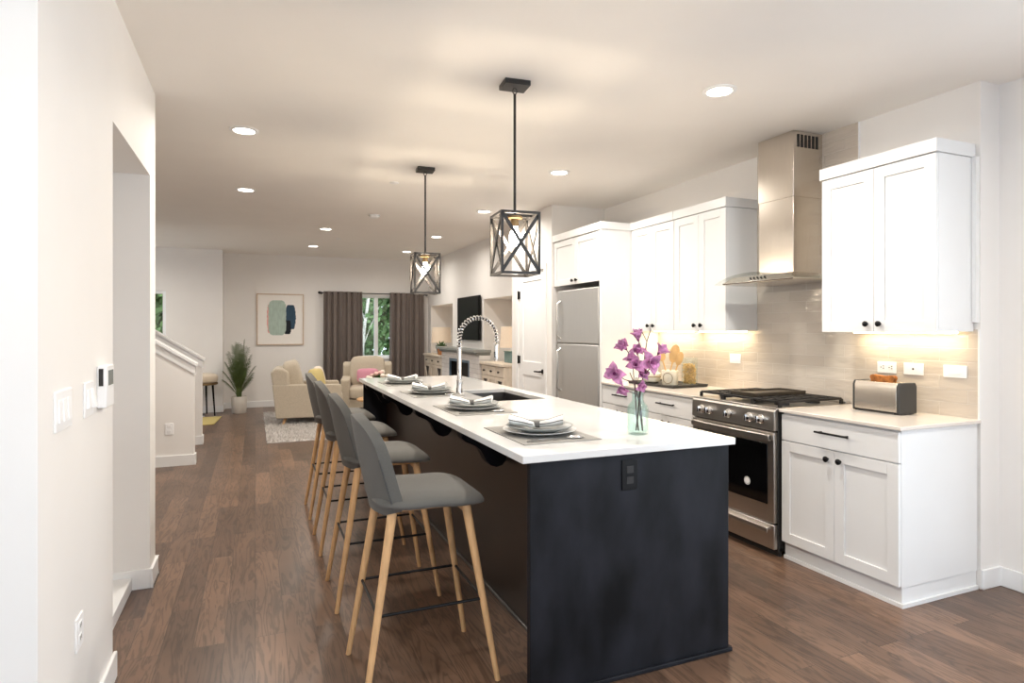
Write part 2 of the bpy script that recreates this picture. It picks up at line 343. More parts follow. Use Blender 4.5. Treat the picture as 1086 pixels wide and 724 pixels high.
for i in range(8): st.box(-1.0-.26*(i+1), -1.0-.26*i, 7.25, 8.32, 0, .18*(i+1))
struct('floor_stair', st, 'floor')

# windows
def window(name, x0, x1, z0, z1, y, mull=None):
    f = MB(); w = .05
    f.box(x0, x1, y+.03, y+.10, z0, z0+w).box(x0, x1, y+.03, y+.10, z1-w, z1).box(x0, x0+w, y+.03, y+.10, z0+w, z1-w).box(x1-w, x1, y+.03, y+.10, z0+w, z1-w)
    if mull: f.box(mull-.035, mull+.035, y+.025, y+.10, z0+w, z1-w)
    o = struct(name, f, 'winframe', bevel=.003)
    obj('pane', MB().box(x0+w-.005, x1-w+.005, y+.06, y+.064, z0+w-.005, z1-w+.005), 'winglass', o)
    s = MB().box(x0-.04, x1+.04, y-.04, y+.03, z0-.02, z0+.005).box(x0-.02, x1+.02, y-.014, y, z0-.085, z0-.02)
    obj('window_sill', s, 'trim', o, bevel=.003)
    return o
window('window_1', WX0, WX1, WZ0, WZ1, YB, 2.15)
window('window_2', VX0, VX1, VZ0, VZ1, YB2)

# pantry door
def shaker(mb, y0, y1, z0, z1, xf, fw=.06, t=.02, rec=.009, rails=()):
    mb.box(xf, xf+t, y0, y0+fw, z0, z1).box(xf, xf+t, y1-fw, y1, z0, z1)
    zs = [z0]+[r for rr in rails for r in rr]+[z1]
    mb.box(xf, xf+t, y0+fw, y1-fw, z0, z0+fw).box(xf, xf+t, y0+fw, y1-fw, z1-fw, z1)
    for a, b in rails: mb.box(xf, xf+t, y0+fw, y1-fw, a, b)
    mb.box(xf+rec, xf+t, y0+fw, y1-fw, z0+fw, z1-fw)
    return mb
d = struct('door_1', shaker(MB(), DY0+.004, DY1-.004, .008, DZ-.004, XP+.012, .105, .036, .010, rails=((.86,1.02),)), 'trim', bevel=.002)
obj('door_handle', MB().lathe([(.027,-.008),(.027,0)], (XP+.012,6.19,.925), axis='x').tube([(XP+.012,6.19,.925),(XP-.04,6.19,.925)], .010).tube([(XP-.038,6.185,.925),(XP-.038,6.31,.922)], .009), 'black', d)
for z in (1.811, 1.034, .22):
    obj('hinge', MB().box(XP-.004, XP+.012, DY1-.03, DY1+.012, z-.045, z+.045).tube([(XP-.006,DY1-.002,z-.05),(XP-.006,DY1-.002,z+.05)], .007), 'black', d)
struct('trim_6', MB().box(XP-.014, XP, DY0-.06, DY0, 0, DZ+.06).box(XP-.014, XP, DY1, DY1+.06, 0, DZ+.06).box(XP-.014, XP, DY0, DY1, DZ, DZ+.06), 'trim', bevel=.002)

# ---------------------------------------------------------------- kitchen cabinets
def knob(p, parent):      # on a face that looks to -x
    return obj('knob', MB().lathe([(.006,0),(.006,-.012),(.0155,-.016),(.0165,-.024),(.011,-.029),(0,-.030)], p, 16, 'x'), 'black', parent)
def pull(y0, y1, z, x, parent):
    return obj('handle', MB().tube([(x-.03,y0-.012,z),(x-.03,y1+.012,z)], .006).tube([(x,y0+.012,z),(x-.03,y0+.012,z)], .005).tube([(x,y1-.012,z),(x-.03,y1-.012,z)], .005), 'black', parent)
def base_cab(label, y0, y1, near_end=False, ztop=.894, knobz=.672):
    t = thing('base_cabinet', label, 'cabinet', (2.99, (y0+y1)/2, 0))
    obj('body', MB().box(2.99, XW-.012, y0, y1, .10, ztop), 'cab', t, bevel=.001)
    obj('toe_kick', MB().box(3.0, XW-.012, y0+.005, y1, 0, .10).box(2.988, 3.0, y0-.007 if near_end else y0+.005, y1, 0, .022).box(3.0, XW-.012, y0-.007 if near_end else y0+.005, y0+.005, 0, .022), 'cab', t, bevel=.002)
    g = .0025; mid = (y0+y1)/2
    dr = obj('drawer', MB().box(2.97, 2.99, y0+g, y1-g, .728, ztop-.012), 'cab', t, bevel=.002)
    pull(mid-.095, mid+.095, .817, 2.97, dr)
    for a, b, kn in ((y0+g, mid-g/2, mid-.04), (mid+g/2, y1-g, mid+.04)):
        dd = obj('door', shaker(MB(), a, b, .108, .722, 2.97), 'cab', t, bevel=.0012)
        knob((2.97, kn, knobz), dd)
    return t
base_cab('white shaker base cabinet under the toaster, right of the range', 2.085, 2.828, True)
base_cab('white base cabinet directly left of the range', 3.632, 4.28)
base_cab('white base cabinet beside the refrigerator panel', 4.284, 4.928)
tag(obj('countertop', MB().box(2.955, XW-.010, 2.066, 2.834, .895, .914), 'quartz_grey', bevel=.003), 'short pale quartz worktop carrying the toaster', 'countertop')
tag(obj('countertop', MB().box(2.955, XW-.010, 3.626, 4.929, .895, .914), 'quartz_grey', bevel=.003), 'pale quartz worktop carrying the slate tray, between range and refrigerator', 'countertop')

ZU, ZD, ZT = 1.388, 2.33, 2.403
def wall_cab(label, y0, y1, cr_near=.0, cr_far=.0, knobz=1.432, group=None):
    xf = 3.287
    t = thing('wall_cabinet', label, 'cabinet', (xf+.02, (y0+y1)/2, ZU))
    obj('body', MB().box(xf+.02, XW-.010, y0, y1, ZU, ZD), 'cab', t, bevel=.001)
    obj('crown_moulding', MB().box(xf-.012, XW-.010, y0-cr_near, y1+cr_far, ZD+.002, ZT), 'cab', t, bevel=.002)
    g = .0015; mid = (y0+y1)/2
    for a, b, kn in ((y0+.002, mid-g, mid-.04), (mid+g, y1-.002, mid+.04)):
        dd = obj('door', shaker(MB(), a, b, ZU-.004, ZD-.003, xf, .062), 'cab', t, bevel=.0012)
        knob((xf, kn, knobz), dd)
    lt = obj('undercabinet_light', MB().box(XW-.10, XW-.06, y0+.05, y1-.05, ZU-.012, ZU), 'led', t)
    light('strip_lamp', 'AREA', (XW-.085, mid, ZU-.014), .75*(y1-y0)/.7, (1,.88,.66), t, y1-y0-.1, (0,0,R(90)), 'RECTANGLE', size_y=.04)
    return t
wall_cab('white two-door wall cabinet above the toaster, right of the range hood', 2.105, 2.809, .010, .008)
wall_cab('white two-door wall cabinet directly left of the range hood', 3.662, 4.284, .010, 0)
wall_cab('white two-door wall cabinet beside the refrigerator surround', 4.288, 4.93, 0, 0)
tag(obj('filler_strip', MB().box(3.575, XW-.001, 2.082, 2.103, ZU+.05, ZT-.07), 'cab'), 'narrow white filler strip at the wall edge of the near wall cabinet', 'trim strip')

# refrigerator surround with cabinet above
t = thing('refrigerator_surround', 'tall white panel surround with two-door cabinet above the refrigerator', 'cabinet', (2.97, 5.44, 0))
obj('side_panel', MB().box(2.965, XW-.001, 4.934, 4.972, 0, ZD+.002), 'cab', t, bevel=.001)
obj('cabinet_box', MB().box(2.99, XW-.001, 4.972, 5.938, 1.86, ZD), 'cab', t, bevel=.001)
obj('crown_moulding', MB().box(2.953, XW-.001, 4.926, 5.938, ZD+.002, ZT), 'cab', t, bevel=.002)
for a, b, kn in ((4.976, 5.453, 5.415), (5.457, 5.936, 5.495)):
    dd = obj('door', shaker(MB(), a, b, 1.856, ZD-.003, 2.97, .062), 'cab', t, bevel=.0012); knob((2.97, kn, 1.895), dd)
t = thing('refrigerator', 'stainless top-freezer refrigerator set into the white surround', 'refrigerator', (3.0, 5.45, 0))
obj('body', MB().box(3.04, XW-.03, 5.03, 5.875, 0, 1.80), 'steel_f', t, bevel=.004)
for nm, z0, z1, h0, h1 in (('freezer_door', 1.258, 1.805, 1.30, 1.70), ('refrigerator_door', .06, 1.248, .75, 1.20)):
    dd = obj(nm, MB().box(2.985, 3.035, 5.028, 5.877, z0, z1), 'steel_f', t, bevel=.010, seg=3)
    obj('handle', MB().tube([(2.985,5.80,h0),(2.945,5.80,h0+.03),(2.945,5.80,h1-.03),(2.985,5.80,h1)], .011), 'steel_f', dd)
obj('grille', MB().box(3.0, 3.04, 5.03, 5.875, .005, .055), 'plastic_g', t)

# range
RY0, RY1, RX = 2.848, 3.612, 2.935
t = thing('gas_range', 'stainless gas range with black oven window between the white base cabinets', 'range', (RX, 3.23, 0))
obj('body', MB().box(RX+.03, 3.585, RY0, RY1, .03, .895), 'plastic_g', t, bevel=.002)
obj('cooktop', MB().box(RX+.012, 3.59, RY0-.004, RY1+.004, .895, .915).box(3.55, 3.592, RY0, RY1, .915, .93), 'steel_h', t, bevel=.003)
obj('control_panel', MB().prism([(RX-.005,.775),(RX+.03,.775),(RX+.03,.90),(RX+.018,.908),(RX-.002,.895)], RY0, RY1, 'y'), 'steel_h', t, bevel=.003)
for y in (2.95, 3.045, 3.235, 3.42, 3.50):
    obj('knob', MB().lathe([(.029,0),(.029,-.006),(.024,-.009),(.022,-.034),(.016,-.038),(0,-.038)], (RX-.004, y, .838), 20, 'x').box(RX-.05, RX-.03, y-.005, y+.005, .818, .858), 'chrome', t)
od = obj('oven_door', MB().box(RX, RX+.03, RY0+.004, RY1-.004, .205, .765), 'steel_h', t, bevel=.004)
obj('oven_window', MB().box(RX-.004, RX+.004, RY0+.055, RY1-.055, .315, .690), 'dglass', od, bevel=.002)
obj('handle', MB().prism([(RX-.05+.018*((k/12-.5)*2)**2*1.2, RY0+.02+(RY1-RY0-.04)*k/12) for k in range(13)]+[(RX-.025+.018*((k/12-.5)*2)**2*1.2, RY0+.02+(RY1-RY0-.04)*k/12) for k in range(12,-1,-1)], .712, .752, 'z').box(RX-.03, RX, RY0+.02, RY0+.05, .716, .748).box(RX-.03, RX, RY1-.05, RY1-.02, .716, .748), 'steel_h', od, bevel=.004)
obj('sticker', MB().lathe([(.019,0),(.019,-.0012),(0,-.0012)], (RX-.004, 3.07, .425), 24, 'x').lathe([(.026,.0002),(.026,-.0006),(.022,-.0006),(.022,.0002)], (RX-.004,3.07,.425), 24, 'x'), 'plate_w', od, label='round pale maker badge on the oven glass')
dd = obj('drawer', MB().box(RX, RX+.03, RY0+.004, RY1-.004, .045, .196), 'steel_h', t, bevel=.004)
obj('handle', MB().prism([(RX,.185),(RX-.03,.178),(RX-.034,.150),(RX-.026,.148),(RX-.02,.165),(RX,.165)], RY0+.03, RY1-.03, 'y'), 'steel_h', dd, bevel=.002)
obj('kick_plate', MB().box(RX+.04, RX+.06, RY0, RY1, 0, .05), 'plastic_g', t)
for y0, y1 in ((RY0+.02, 3.085), (3.375, RY1-.02)):
    g = MB(); z = .948
    for y in (y0, (y0+y1)/2, y1): g.bar((3.0,y,z), (3.53,y,z), .012, .014)
    for k in range(8): x = 3.0+.53*k/7; g.bar((x,y0,z), (x,y1,z), .011, .014)
    for x in (3.0, 3.53):
        for y in (y0, y1): g.box(x-.009, x+.009, y-.009, y+.009, .915, z)
    obj('grate', g, 'iron', t, bevel=.002)
    for x in (3.13, 3.40): obj('burner', MB().lathe([(.045,0),(.045,.012),(.032,.014),(.032,.022),(0,.024)], (x,(y0+y1)/2,.915), 24), 'iron', t)
g = MB(); z = .948
for y in (3.10, 3.36): g.bar((3.0,y,z), (3.53,y,z), .012, .014)
for k in range(8): x = 3.0+.53*k/7; g.bar((x,3.10,z), (x,3.36,z), .011, .014)
for x in (3.0, 3.53):
    for y in (3.10, 3.36): g.box(x-.009, x+.009, y-.009, y+.009, .915, z)
obj('grate', g, 'iron', t, bevel=.002)
obj('griddle', MB().box(3.04, 3.50, 3.12, 3.34, .956, .968).box(3.04, 3.05, 3.12, 3.34, .968, .978).box(3.49, 3.50, 3.12, 3.34, .968, .978).box(3.05, 3.49, 3.12, 3.13, .968, .978).box(3.05, 3.49, 3.33, 3.34, .968, .978), 'griddle', t, bevel=.002)

# hood
HY = 3.225
t = thing('range_hood', 'stainless chimney hood with curved glass canopy above the gas range', 'range hood', (3.45, HY, 1.73))
obj('chimney_lower', MB().box(3.334, 3.597, 3.073, 3.377, 1.775, 2.30), 'steel', t, bevel=.002)
obj('chimney_upper', MB().box(3.330, 3.597, 3.068, 3.382, 2.296, ZC-.003), 'steel', t, bevel=.002)
v = MB()
for k in range(6): x = 3.362+.034*k; v.box(x, x+.022, 3.066, 3.072, 2.630, 2.715)
obj('vent_slots', v, 'slot', t)
def glass_sec(y): return 1.788-.052*((y-HY)/.382)**2
ys = [HY-.40+.80*k/24 for k in range(25)]
gm = MB()
def gf(u, w):
    y = HY-.40+.80*u; x = 3.095+.10*(2*u-1)**2*0.55+(3.595-3.095-.055*(2*u-1)**2)*w
    return (x, y, glass_sec(y))
gm.grid(gf, 25, 6); n0 = len(gm.v); gm.grid(lambda u, w: tuple(a+b for a, b in zip(gf(u,w),(0,0,-.007))), 25, 6)
nu, nv = 25, 6
rim = [(j*nu+i) for j, i in [(0,i) for i in range(nu)]+[(j,nu-1) for j in range(1,nv)]+[(nv-1,i) for i in range(nu-2,-1,-1)]+[(j,0) for j in range(nv-2,0,-1)]]
gm.f += [(rim[k], rim[(k+1)%len(rim)], rim[(k+1)%len(rim)]+n0, rim[k]+n0) for k in range(len(rim))]
obj('glass_canopy', gm, 'hoodglass' if 'hoodglass' in M else 'clear', t)
hb = MB().prism([(3.215,1.772),(3.597,1.772),(3.597,1.728),(3.16,1.728),(3.155,1.738)], 3.0, 3.45, 'y')
hb2 = MB(); 
hb2.add([(3.20,2.97,1.776),(3.597,2.97,1.776),(3.597,3.48,1.776),(3.20,3.48,1.776),(3.150,2.90,1.738),(3.597,2.90,1.738),(3.597,3.55,1.738),(3.150,3.55,1.738),(3.155,2.91,1.728),(3.597,2.91,1.728),(3.597,3.54,1.728),(3.155,3.54,1.728)],
        [(0,3,2,1),(0,1,5,4),(1,2,6,5),(2,3,7,6),(3,0,4,7),(4,5,9,8),(5,6,10,9),(6,7,11,10),(7,4,8,11),(8,9,10,11)])
hb2.v = [(x, y, z-max(0,(abs(y-HY)-.2))**1.5*.17) for x,y,z in hb2.v]
obj('hood_body', hb2, 'steel', t, bevel=.002)
for k in range(5): obj('button', MB().lathe([(.007,0),(.007,-.006),(0,-.006)], (3.172, 3.16+.032*k, 1.754), 12, 'x'), 'slot', t)
light('hood_lamp', 'SPOT', (3.35, HY, 1.72), 4, (1,.9,.75), t, .04)

# ---------------------------------------------------------------- island
IZ, IX0, IX1, IY0, IY1 = .93, .916, 1.926, 2.085, 6.0
BX = 1.17
t = thing('kitchen_island', 'long dark stained island with overhang on the stool side', 'kitchen island', (1.43, 4.04, 0))
obj('end_panel', MB().box(.955, 1.905, 2.105, 2.135, 0, IZ-.031), 'island', t, bevel=.002)
obj('end_panel', MB().box(.955, 1.905, 5.955, 5.985, 0, IZ-.031), 'island', t, bevel=.002)
obj('back_panel', MB().box(BX, BX+.02, 2.135, 5.955, .012, IZ-.031), 'islandb', t)
obj('base_strip', MB().box(BX-.012, BX, 2.135, 5.955, 0, .018), 'sinksteel', t, bevel=.003)
obj('cabinet_body', MB().box(BX+.02, 1.90, 2.135, 3.66, .09, IZ-.031).box(BX+.02, 1.90, 4.62, 5.955, .09, IZ-.031).box(BX+.02, 1.90, 3.66, 4.62, .09, .55).box(1.88, 1.90, 3.66, 4.62, .55, IZ-.031).box(BX+.02, 1.84, 2.135, 5.955, 0, .09), 'island', t)
obj('base_moulding', MB().box(.945, 1.917, 2.093, 2.105, 0, .018).box(1.905, 1.917, 2.105, 2.16, 0, .018), 'island', t, bevel=.003)
prof = [(BX,.899),(.926,.899),(.930,.868),(.948,.850),(.975,.838),(1.002,.826),(1.026,.806),(1.042,.780),(1.056,.750),(1.080,.724),(1.112,.713),(1.142,.720),(1.162,.742),(BX,.765)]
for y in (2.89, 3.83, 4.86, 5.70): obj('corbel', MB().prism(prof, y-.035, y+.035, 'y'), 'island', t, bevel=.003)
op = obj('outlet', MB().box(1.357, 1.431, 2.099, 2.105, .754, .875), 'black', t, bevel=.002, label='black outlet set in the end panel')
for z in (.793, .836): obj('socket', MB().box(1.378, 1.410, 2.097, 2.100, z-.014, z+.014).box(1.384, 1.388, 2.0962, 2.098, z-.003, z+.008).box(1.399, 1.403, 2.0962, 2.098, z-.003, z+.008), 'slot', op)
# top with the sink cut-out
SX0, SX1, SY0, SY1 = 1.455, 1.825, 3.75, 4.52
def slab(x0, x1, y0, y1, z0, z1, hx0, hx1, hy0, hy1):
    mb = MB(); vs = []
    for z in (z0, z1):
        vs += [(x0,y0,z),(x1,y0,z),(x1,y1,z),(x0,y1,z),(hx0,hy0,z),(hx1,hy0,z),(hx1,hy1,z),(hx0,hy1,z)]
    fs = []
    for i in range(4):
        j = (i+1)%4
        fs += [(i,4+i,4+j,j), (8+i,8+j,12+j,12+i), (i,j,8+j,8+i), (4+i,12+i,12+j,4+j)]
    return mb.add(vs, fs)
tag(obj('island_countertop', slab(IX0, IX1, IY0, IY1, IZ-.03, IZ, SX0, SX1, SY0, SY1), 'quartz', bevel=.003), 'long white quartz top of the dark island with a sink cut-out', 'countertop')
t = thing('sink', 'stainless undermount sink let into the white island top', 'sink', (1.64, 4.135, .70))
a, b, c, e, z0, z1 = SX0-.004, SX1+.004, SY0-.004, SY1+.004, .70, IZ-.0315
obj('basin', MB().box(a-.006, a, c, e, z0, z1).box(b, b+.006, c, e, z0, z1).box(a-.006, b+.006, c-.006, c, z0, z1).box(a-.006, b+.006, e, e+.006, z0, z1).box(a-.006, b+.006, c-.006, e+.006, z0-.006, z0), 'sinksteel', t)
obj('drain', MB().lathe([(.045,.0),(.045,.004),(.02,.004),(.015,.001),(0,.001)], (1.64,4.135,.70), 24), 'chrome', t)

t = thing('faucet', 'tall chrome spring-neck faucet beside the island sink', 'faucet', (1.365, 4.25, IZ))
fx, fy = 1.365, 4.25
obj('base', MB().lathe([(.028,0),(.028,.006),(.024,.01),(.024,.10),(.017,.105),(.017,.12)], (fx,fy,IZ), 24), 'chrome', t)
obj('column', MB().tube([(fx,fy,IZ+.11),(fx,fy,1.27)], .016, 16), 'chrome', t)
def arc(k):   # k 0..1, half circle towards +x with straight start
    a = pi*(1-k); return (fx+.145+.145*cos(a), fy+.01*k, 1.335+.150*sin(a))
pth = [(fx,fy,1.25+.085*k/6) for k in range(6)]+[arc(k/40) for k in range(41)]+[(fx+.29,fy+.01,1.335-.05*k/4) for k in range(1,4)]
obj('hose', MB().tube(pth, .0075, 8), 'plastic_g', t)
def sample(pth, q):
    L = [0]
    for i in range(1,len(pth)): L.append(L[-1]+(Vector(pth[i])-Vector(pth[i-1])).length)
    x = q*L[-1]
    for i in range(1,len(pth)):
        if L[i] >= x-1e-9:
            k = (x-L[i-1])/max(L[i]-L[i-1],1e-9); p = Vector(pth[i-1]).lerp(Vector(pth[i]), k); tt = (Vector(pth[i])-Vector(pth[i-1])).normalized(); return p, tt
    return Vector(pth[-1]), tt
hel = []; turns = 25
for k in range(turns*10+1):
    p, tt = sample(pth, k/(turns*10)); u = Vector((0,1,0)); w = tt.cross(u).normalized(); u = w.cross(tt); an = 2*pi*k/10
    hel.append(p+(u*cos(an)+w*sin(an))*.0155)
obj('spring', MB().tube(hel, .0046, 6), 'chrome', t)
obj('spray_head', MB().lathe([(.010,.12),(.016,.115),(.018,.06),(.020,.02),(.017,0),(0,0)], (fx+.29,fy+.01,1.165), 20), 'chrome', t)
obj('spray_button', MB().box(fx+.272, fx+.278, fy-.006, fy+.016, 1.19, 1.235), 'plastic_g', t, bevel=.002)
obj('holder_arm', MB().tube([(fx,fy,1.225),(fx+.14,fy,1.235),(fx+.272,fy+.008,1.25)], .006, 8), 'chrome', t) if False else None
obj('lever', MB().tube([(fx,fy-.02,IZ+.085),(fx-.01,fy-.055,IZ+.09)], .010, 10).tube([(fx-.01,fy-.05,IZ+.09),(fx-.03,fy-.06,IZ+.17)], .006, 8), 'chrome', t)

# ---------------------------------------------------------------- bar stools
def make_stool(label, loc):
    t = thing('bar_stool', label, 'bar stool', loc, 0, 'grey bar stools along the island')
    # seat: rounded cushion, wider in front, thin rear lip
    def outline(a):
        c, s = cos(a), sin(a); e = .40
        x = math.copysign(abs(c)**e, c)*.215; y = math.copysign(abs(s)**e, s)*(.222 if x < .1 else .222)
        return x, y*(1-.10*max(0, (x-.05)/.165)**2)
    def seat(u, v):
        a = 2*pi*u; ox, oy = outline(a)
        # v: bottom centre -> rim -> top centre
        if v < .5: q = min(1, v/.40); k = q; z = .70-.004*(1-q)+(.022 if v > .40 else 0)*((v-.40)/.1)
        else: q = 1-(v-.5)/.5; k = q**.8; z = .722+.042*(1-k**5)
        k2 = k
        x, y = ox*k2, oy*k2
        # saddle: sides up a touch, front edge rolls down
        z += .014*(abs(y)/.22)**2*(.5+.5*(1 if x < 0 else 0)) - .014*max(0,(x-.08)/.135)**2 + (.016*max(0,(-x-.08)/.135)**2)
        return (x*1.045+.014, y, z+.004)
    mb = MB().grid(seat, 56, 22, True)
    obj('seat', mb, 'stool', t, world=False, smooth=60)
    # backrest: curved shell
    def back(u, v, off):
        z = .690+.375*v
        half = .205-.012*v if v < .55 else (.1984-.02*((v-.55)/.45))
        if v > .62: half *= math.sqrt(max(0, 1-((v-.62)/.38)**2.6))*.999+.001
        if v < .16: half *= .70+.30*math.sqrt(max(0,1-((.16-v)/.16)**2))
        y = half*(2*u-1)
        xb = -.185-.075*v**1.15-.03*v*(1-v)
        x = xb + .060*(y/.2)**2*(1-.25*v)
        nx = .021*off
        return (x-nx, y, z-.1*nx)
    nu, nv = 21, 26
    mb = MB().grid(lambda u,v: back(u,v,1), nu, nv); n0 = len(mb.v); mb.grid(lambda u,v: back(u,v,-1), nu, nv)
    rim = [i for i in range(nu)]+[j*nu+nu-1 for j in range(1,nv)]+[(nv-1)*nu+i for i in range(nu-2,-1,-1)]+[j*nu for j in range(nv-2,0,-1)]
    mb.f += [(rim[k], rim[(k+1)%len(rim)], rim[(k+1)%len(rim)]+n0, rim[k]+n0) for k in range(len(rim))]
    o = obj('backrest', mb, 'stool', t, world=False, smooth=70, bevel=.009, seg=3)
    for e in (0.0, 1.0): obj('seam', MB().tube([tuple(Vector(back(e,.10+.50*k/20,1))+Vector((-.001,0,0))) for k in range(21)], .003, 6), 'stoolpipe', o, world=False)
    f = MB().box(-.155,.155,-.085,-.06,.676,.702).box(-.155,.155,.06,.085,.676,.702).box(.135,.158,-.15,.15,.672,.700).box(-.158,-.135,-.15,.15,.672,.700)
    obj('seat_frame', f, 'oak', t, bevel=.003, world=False)
    for sx, sy in ((-1,-1),(1,-1),(1,1),(-1,1)):
        top = Vector((.148*sx, .155*sy, .700)); bot = Vector((.262*sx, .215*sy, 0))
        obj('leg', MB().tube([top.lerp(bot,k/6) for k in range(7)], [.0185-.0075*k/6 for k in range(7)], 14), 'oak', t, world=False)
    z = .325; k = 1-z/.70; ax = .148+(.262-.148)*k; ay = .155+.06*k
    ring = MB(); r = .006
    cs = [(-ax,-ay),(ax,-ay),(ax,ay),(-ax,ay)]
    for i in range(4): ring.tube([(*cs[i],z),(*cs[(i+1)%4],z)], r, 8)
    for a in cs: ring.ellipsoid((*a,z), r,r,r, nu=8, nv=6)
    obj('footrest', ring, 'black', t, world=False)
    return t
SXC = .632
stool = make_stool('grey upholstered bar stool nearest the camera, at the near end of the island', (SXC, 2.50, 0))
for y, lb in ((3.34,'grey upholstered bar stool second from the camera along the island'),(4.17,'grey upholstered bar stool third from the camera along the island'),(4.95,'grey upholstered bar stool farthest from the camera, near the armchairs')):
    dup(stool, (SXC, y, 0), 0, lb)

# ---------------------------------------------------------------- place settings
mat_o = MB().box(-.18,.18,-.24,.24,0,.003)
def setting(y, which, first=None):
    c = (1.185, y, IZ)
    o = obj('placemat', MB().box(c[0]-.18,c[0]+.18,y-.24,y+.24,IZ+.0005,IZ+.0035), 'placemat'); tag(o, f'grey woven placemat {which}', 'placemat', 'placemats on the island')
    z = IZ+.0036
    t = thing('dinner_plate', f'wide white rimmed dinner plate {which}', 'plate', (c[0], y, z), 0, 'plates on the island')
    obj('plate', MB().lathe([(0,.002),(.085,.0),(.09,.002),(.150,.015),(.165,.020),(.166,.0225),(.150,.019),(.09,.007),(0,.006)], (c[0],y,z), 40), 'plate', t)
    s = obj('salad_plate', MB().lathe([(0,.001),(.075,0),(.08,.002),(.142,.022),(.152,.028),(.150,.0305),(.133,.022),(.08,.007),(0,.006)], (c[0],y,z+.0085), 40), 'greyplate'); tag(s, f'smaller grey plate stacked on the white plate {which}', 'plate', 'salad plates on the island')
    t = thing('napkin', f'white napkin in a grey ring {which}', 'napkin', (c[0], y, z+.024), 0, 'napkins on the island')
    # bow-shaped folded cloth lying across the plate
    dx, dy = sin(R(22)), 0
    an = R(-28)
    def nap(u, v):
        s = 2*u-1; a = 2*pi*v
        w = .017+.034*abs(s)**.9; h = .011+.009*abs(s)**.8
        lx = s*.122; ly = w*cos(a)+.006*sin(9*s); lz = h*sin(a)*(1+.16*cos(3*a))+h*.95+.018*abs(s)**1.3
        return (lx, ly, lz+.0)
    mb = MB(); m0 = len(mb.v); mb.grid(nap, 33, 21)
    mb.f += [tuple(j*33 for j in range(20)), tuple(j*33+32 for j in range(20))[::-1]]
    y_plate = y; y = y+.035
    mb.v = [(x*cos(an)-yy*sin(an)+c[0], x*sin(an)+yy*cos(an)+y, zz+z+.020) for x,yy,zz in mb.v]
    obj('cloth', mb, 'napkin', t, smooth=60)
    bord = MB()
    for vv in (.03, .22, .47):
        for rng in ((0,.44),(.56,1)):
            pts = [nap(rng[0]+(rng[1]-rng[0])*k/12, vv) for k in range(13)]
            bord.tube([(p[0]*cos(an)-p[1]*sin(an)+c[0], p[0]*sin(an)+p[1]*cos(an)+y, p[2]+z+.0205) for p in pts], .0025, 6)
    obj('border_stitch', bord, 'napring', t)
    rg = MB().lathe([(.022,-.016),(.025,-.016),(.025,.016),(.022,.016)], (0,0,.0), 24, 'x', closed=True)
    rg.v = [(x*cos(an)-yy*.85*sin(an)+c[0], x*sin(an)+yy*.85*cos(an)+y, zz*.62+z+.020+.0135) for x,yy,zz in rg.v]
    obj('ring', rg, 'napring', t)
    # spoon lying on the near strip of the mat
    y = y_plate; sy = y-.195
    t = thing('spoon', f'steel spoon lying in front of the plate {which}', 'spoon', (c[0], sy, z), 0, 'spoons on the island')
    sp = MB().grid(lambda u,v: (c[0]-.15+.20*u, sy+.01*u+(v-.5)*(.016-.008*u), z+.003+.006*sin(pi*u)+.0005*v), 14, 3)
    n0 = len(sp.v); sp.grid(lambda u,v: (c[0]-.15+.20*u, sy+.01*u+(v-.5)*(.016-.008*u), z+.001+.006*sin(pi*u)), 14, 3)
    obj('handle', sp, 'chrome', t)
    obj('bowl', MB().ellipsoid((c[0]+.085, sy+.013, z+.006), .042, .021, .006, nu=20, nv=10), 'chrome', t)
for y, w in ((2.51,'nearest the camera, by the flower vase'),(3.42,'second from the near end of the island'),(4.37,'third from the near end, beside the faucet'),(5.27,'at the far end of the island')): setting(y, w)

# ---------------------------------------------------------------- vase with magnolia
vx, vy, vz = 1.588, 2.33, IZ
t = thing('glass_vase', 'aqua glass bottle vase holding magnolia on the near end of the island', 'vase', (vx, vy, vz))
outer = [(0,.0),(.040,0),(.047,.006),(.048,.02),(.048,.112),(.044,.128),(.032,.142),(.026,.150),(.026,.178),(.031,.186),(.031,.190)]
inner = [(.026,.190),(.022,.178),(.022,.152),(.029,.140),(.040,.126),(.044,.110),(.044,.02),(.040,.012),(0,.010)]
obj('bottle', MB().lathe(outer+inner, (vx,vy,vz), 36), 'glass', t)
def flower(name, c, dirv, size, parent, openness=1.0):
    mb = MB(); hb = MB()
    q = Vector(dirv).normalized().to_track_quat('Z', 'Y')
    npet = 7
    for k in range(npet):
        a = 2*pi*k/npet+random.uniform(-.2,.2); inner = k % 2
        op = (.50 if inner else 1.35)*openness; L = size*random.uniform(.85,1.1); wd = size*.33
        def pet(u, v):
            s = v; ang = op*s**.8; r = L*s*sin(ang*.9)*.95+.004; z = L*s*cos(ang*.9)
            w = wd*(.12*(1-s)+sin(pi*min(1,(.02+.97*s)**1.15))**.9)*(2*u-1)
            cup = -.55*(2*u-1)**2*wd*(1-s*.6)
            p = Vector(((r+cup)*cos(a)-w*sin(a), (r+cup)*sin(a)+w*cos(a), z+.2*wd*(2*u-1)**2))
            return tuple(Vector(c)+q@p)
        mb.grid(pet, 5, 8)
    o = obj(name, mb, 'petal', parent, smooth=80); so = o.modifiers.new('thickness','SOLIDIFY'); so.thickness = .0012
    hb.ellipsoid((0,0,0), size*.13, size*.13, size*.26, nu=10, nv=8); hb.v = [tuple(Vector(c)+q@(Vector(v)+Vector((0,0,size*.16)))) for v in hb.v]
    obj('flower_heart', hb, 'petal2', o)
    return o
Z = lambda y, d=2.73: 1.402+(348.8-y)*d/650.7
def at(u, v, dd=0):   # a point of the bouquet, measured on the plane through the vase
    d = 2.756+dd; r = (u-543)/650.7*d; th = R(22.7)
    return (r*cos(th)+d*sin(th), -r*sin(th)+d*cos(th), 1.402+(348.8-v)/650.7*d)
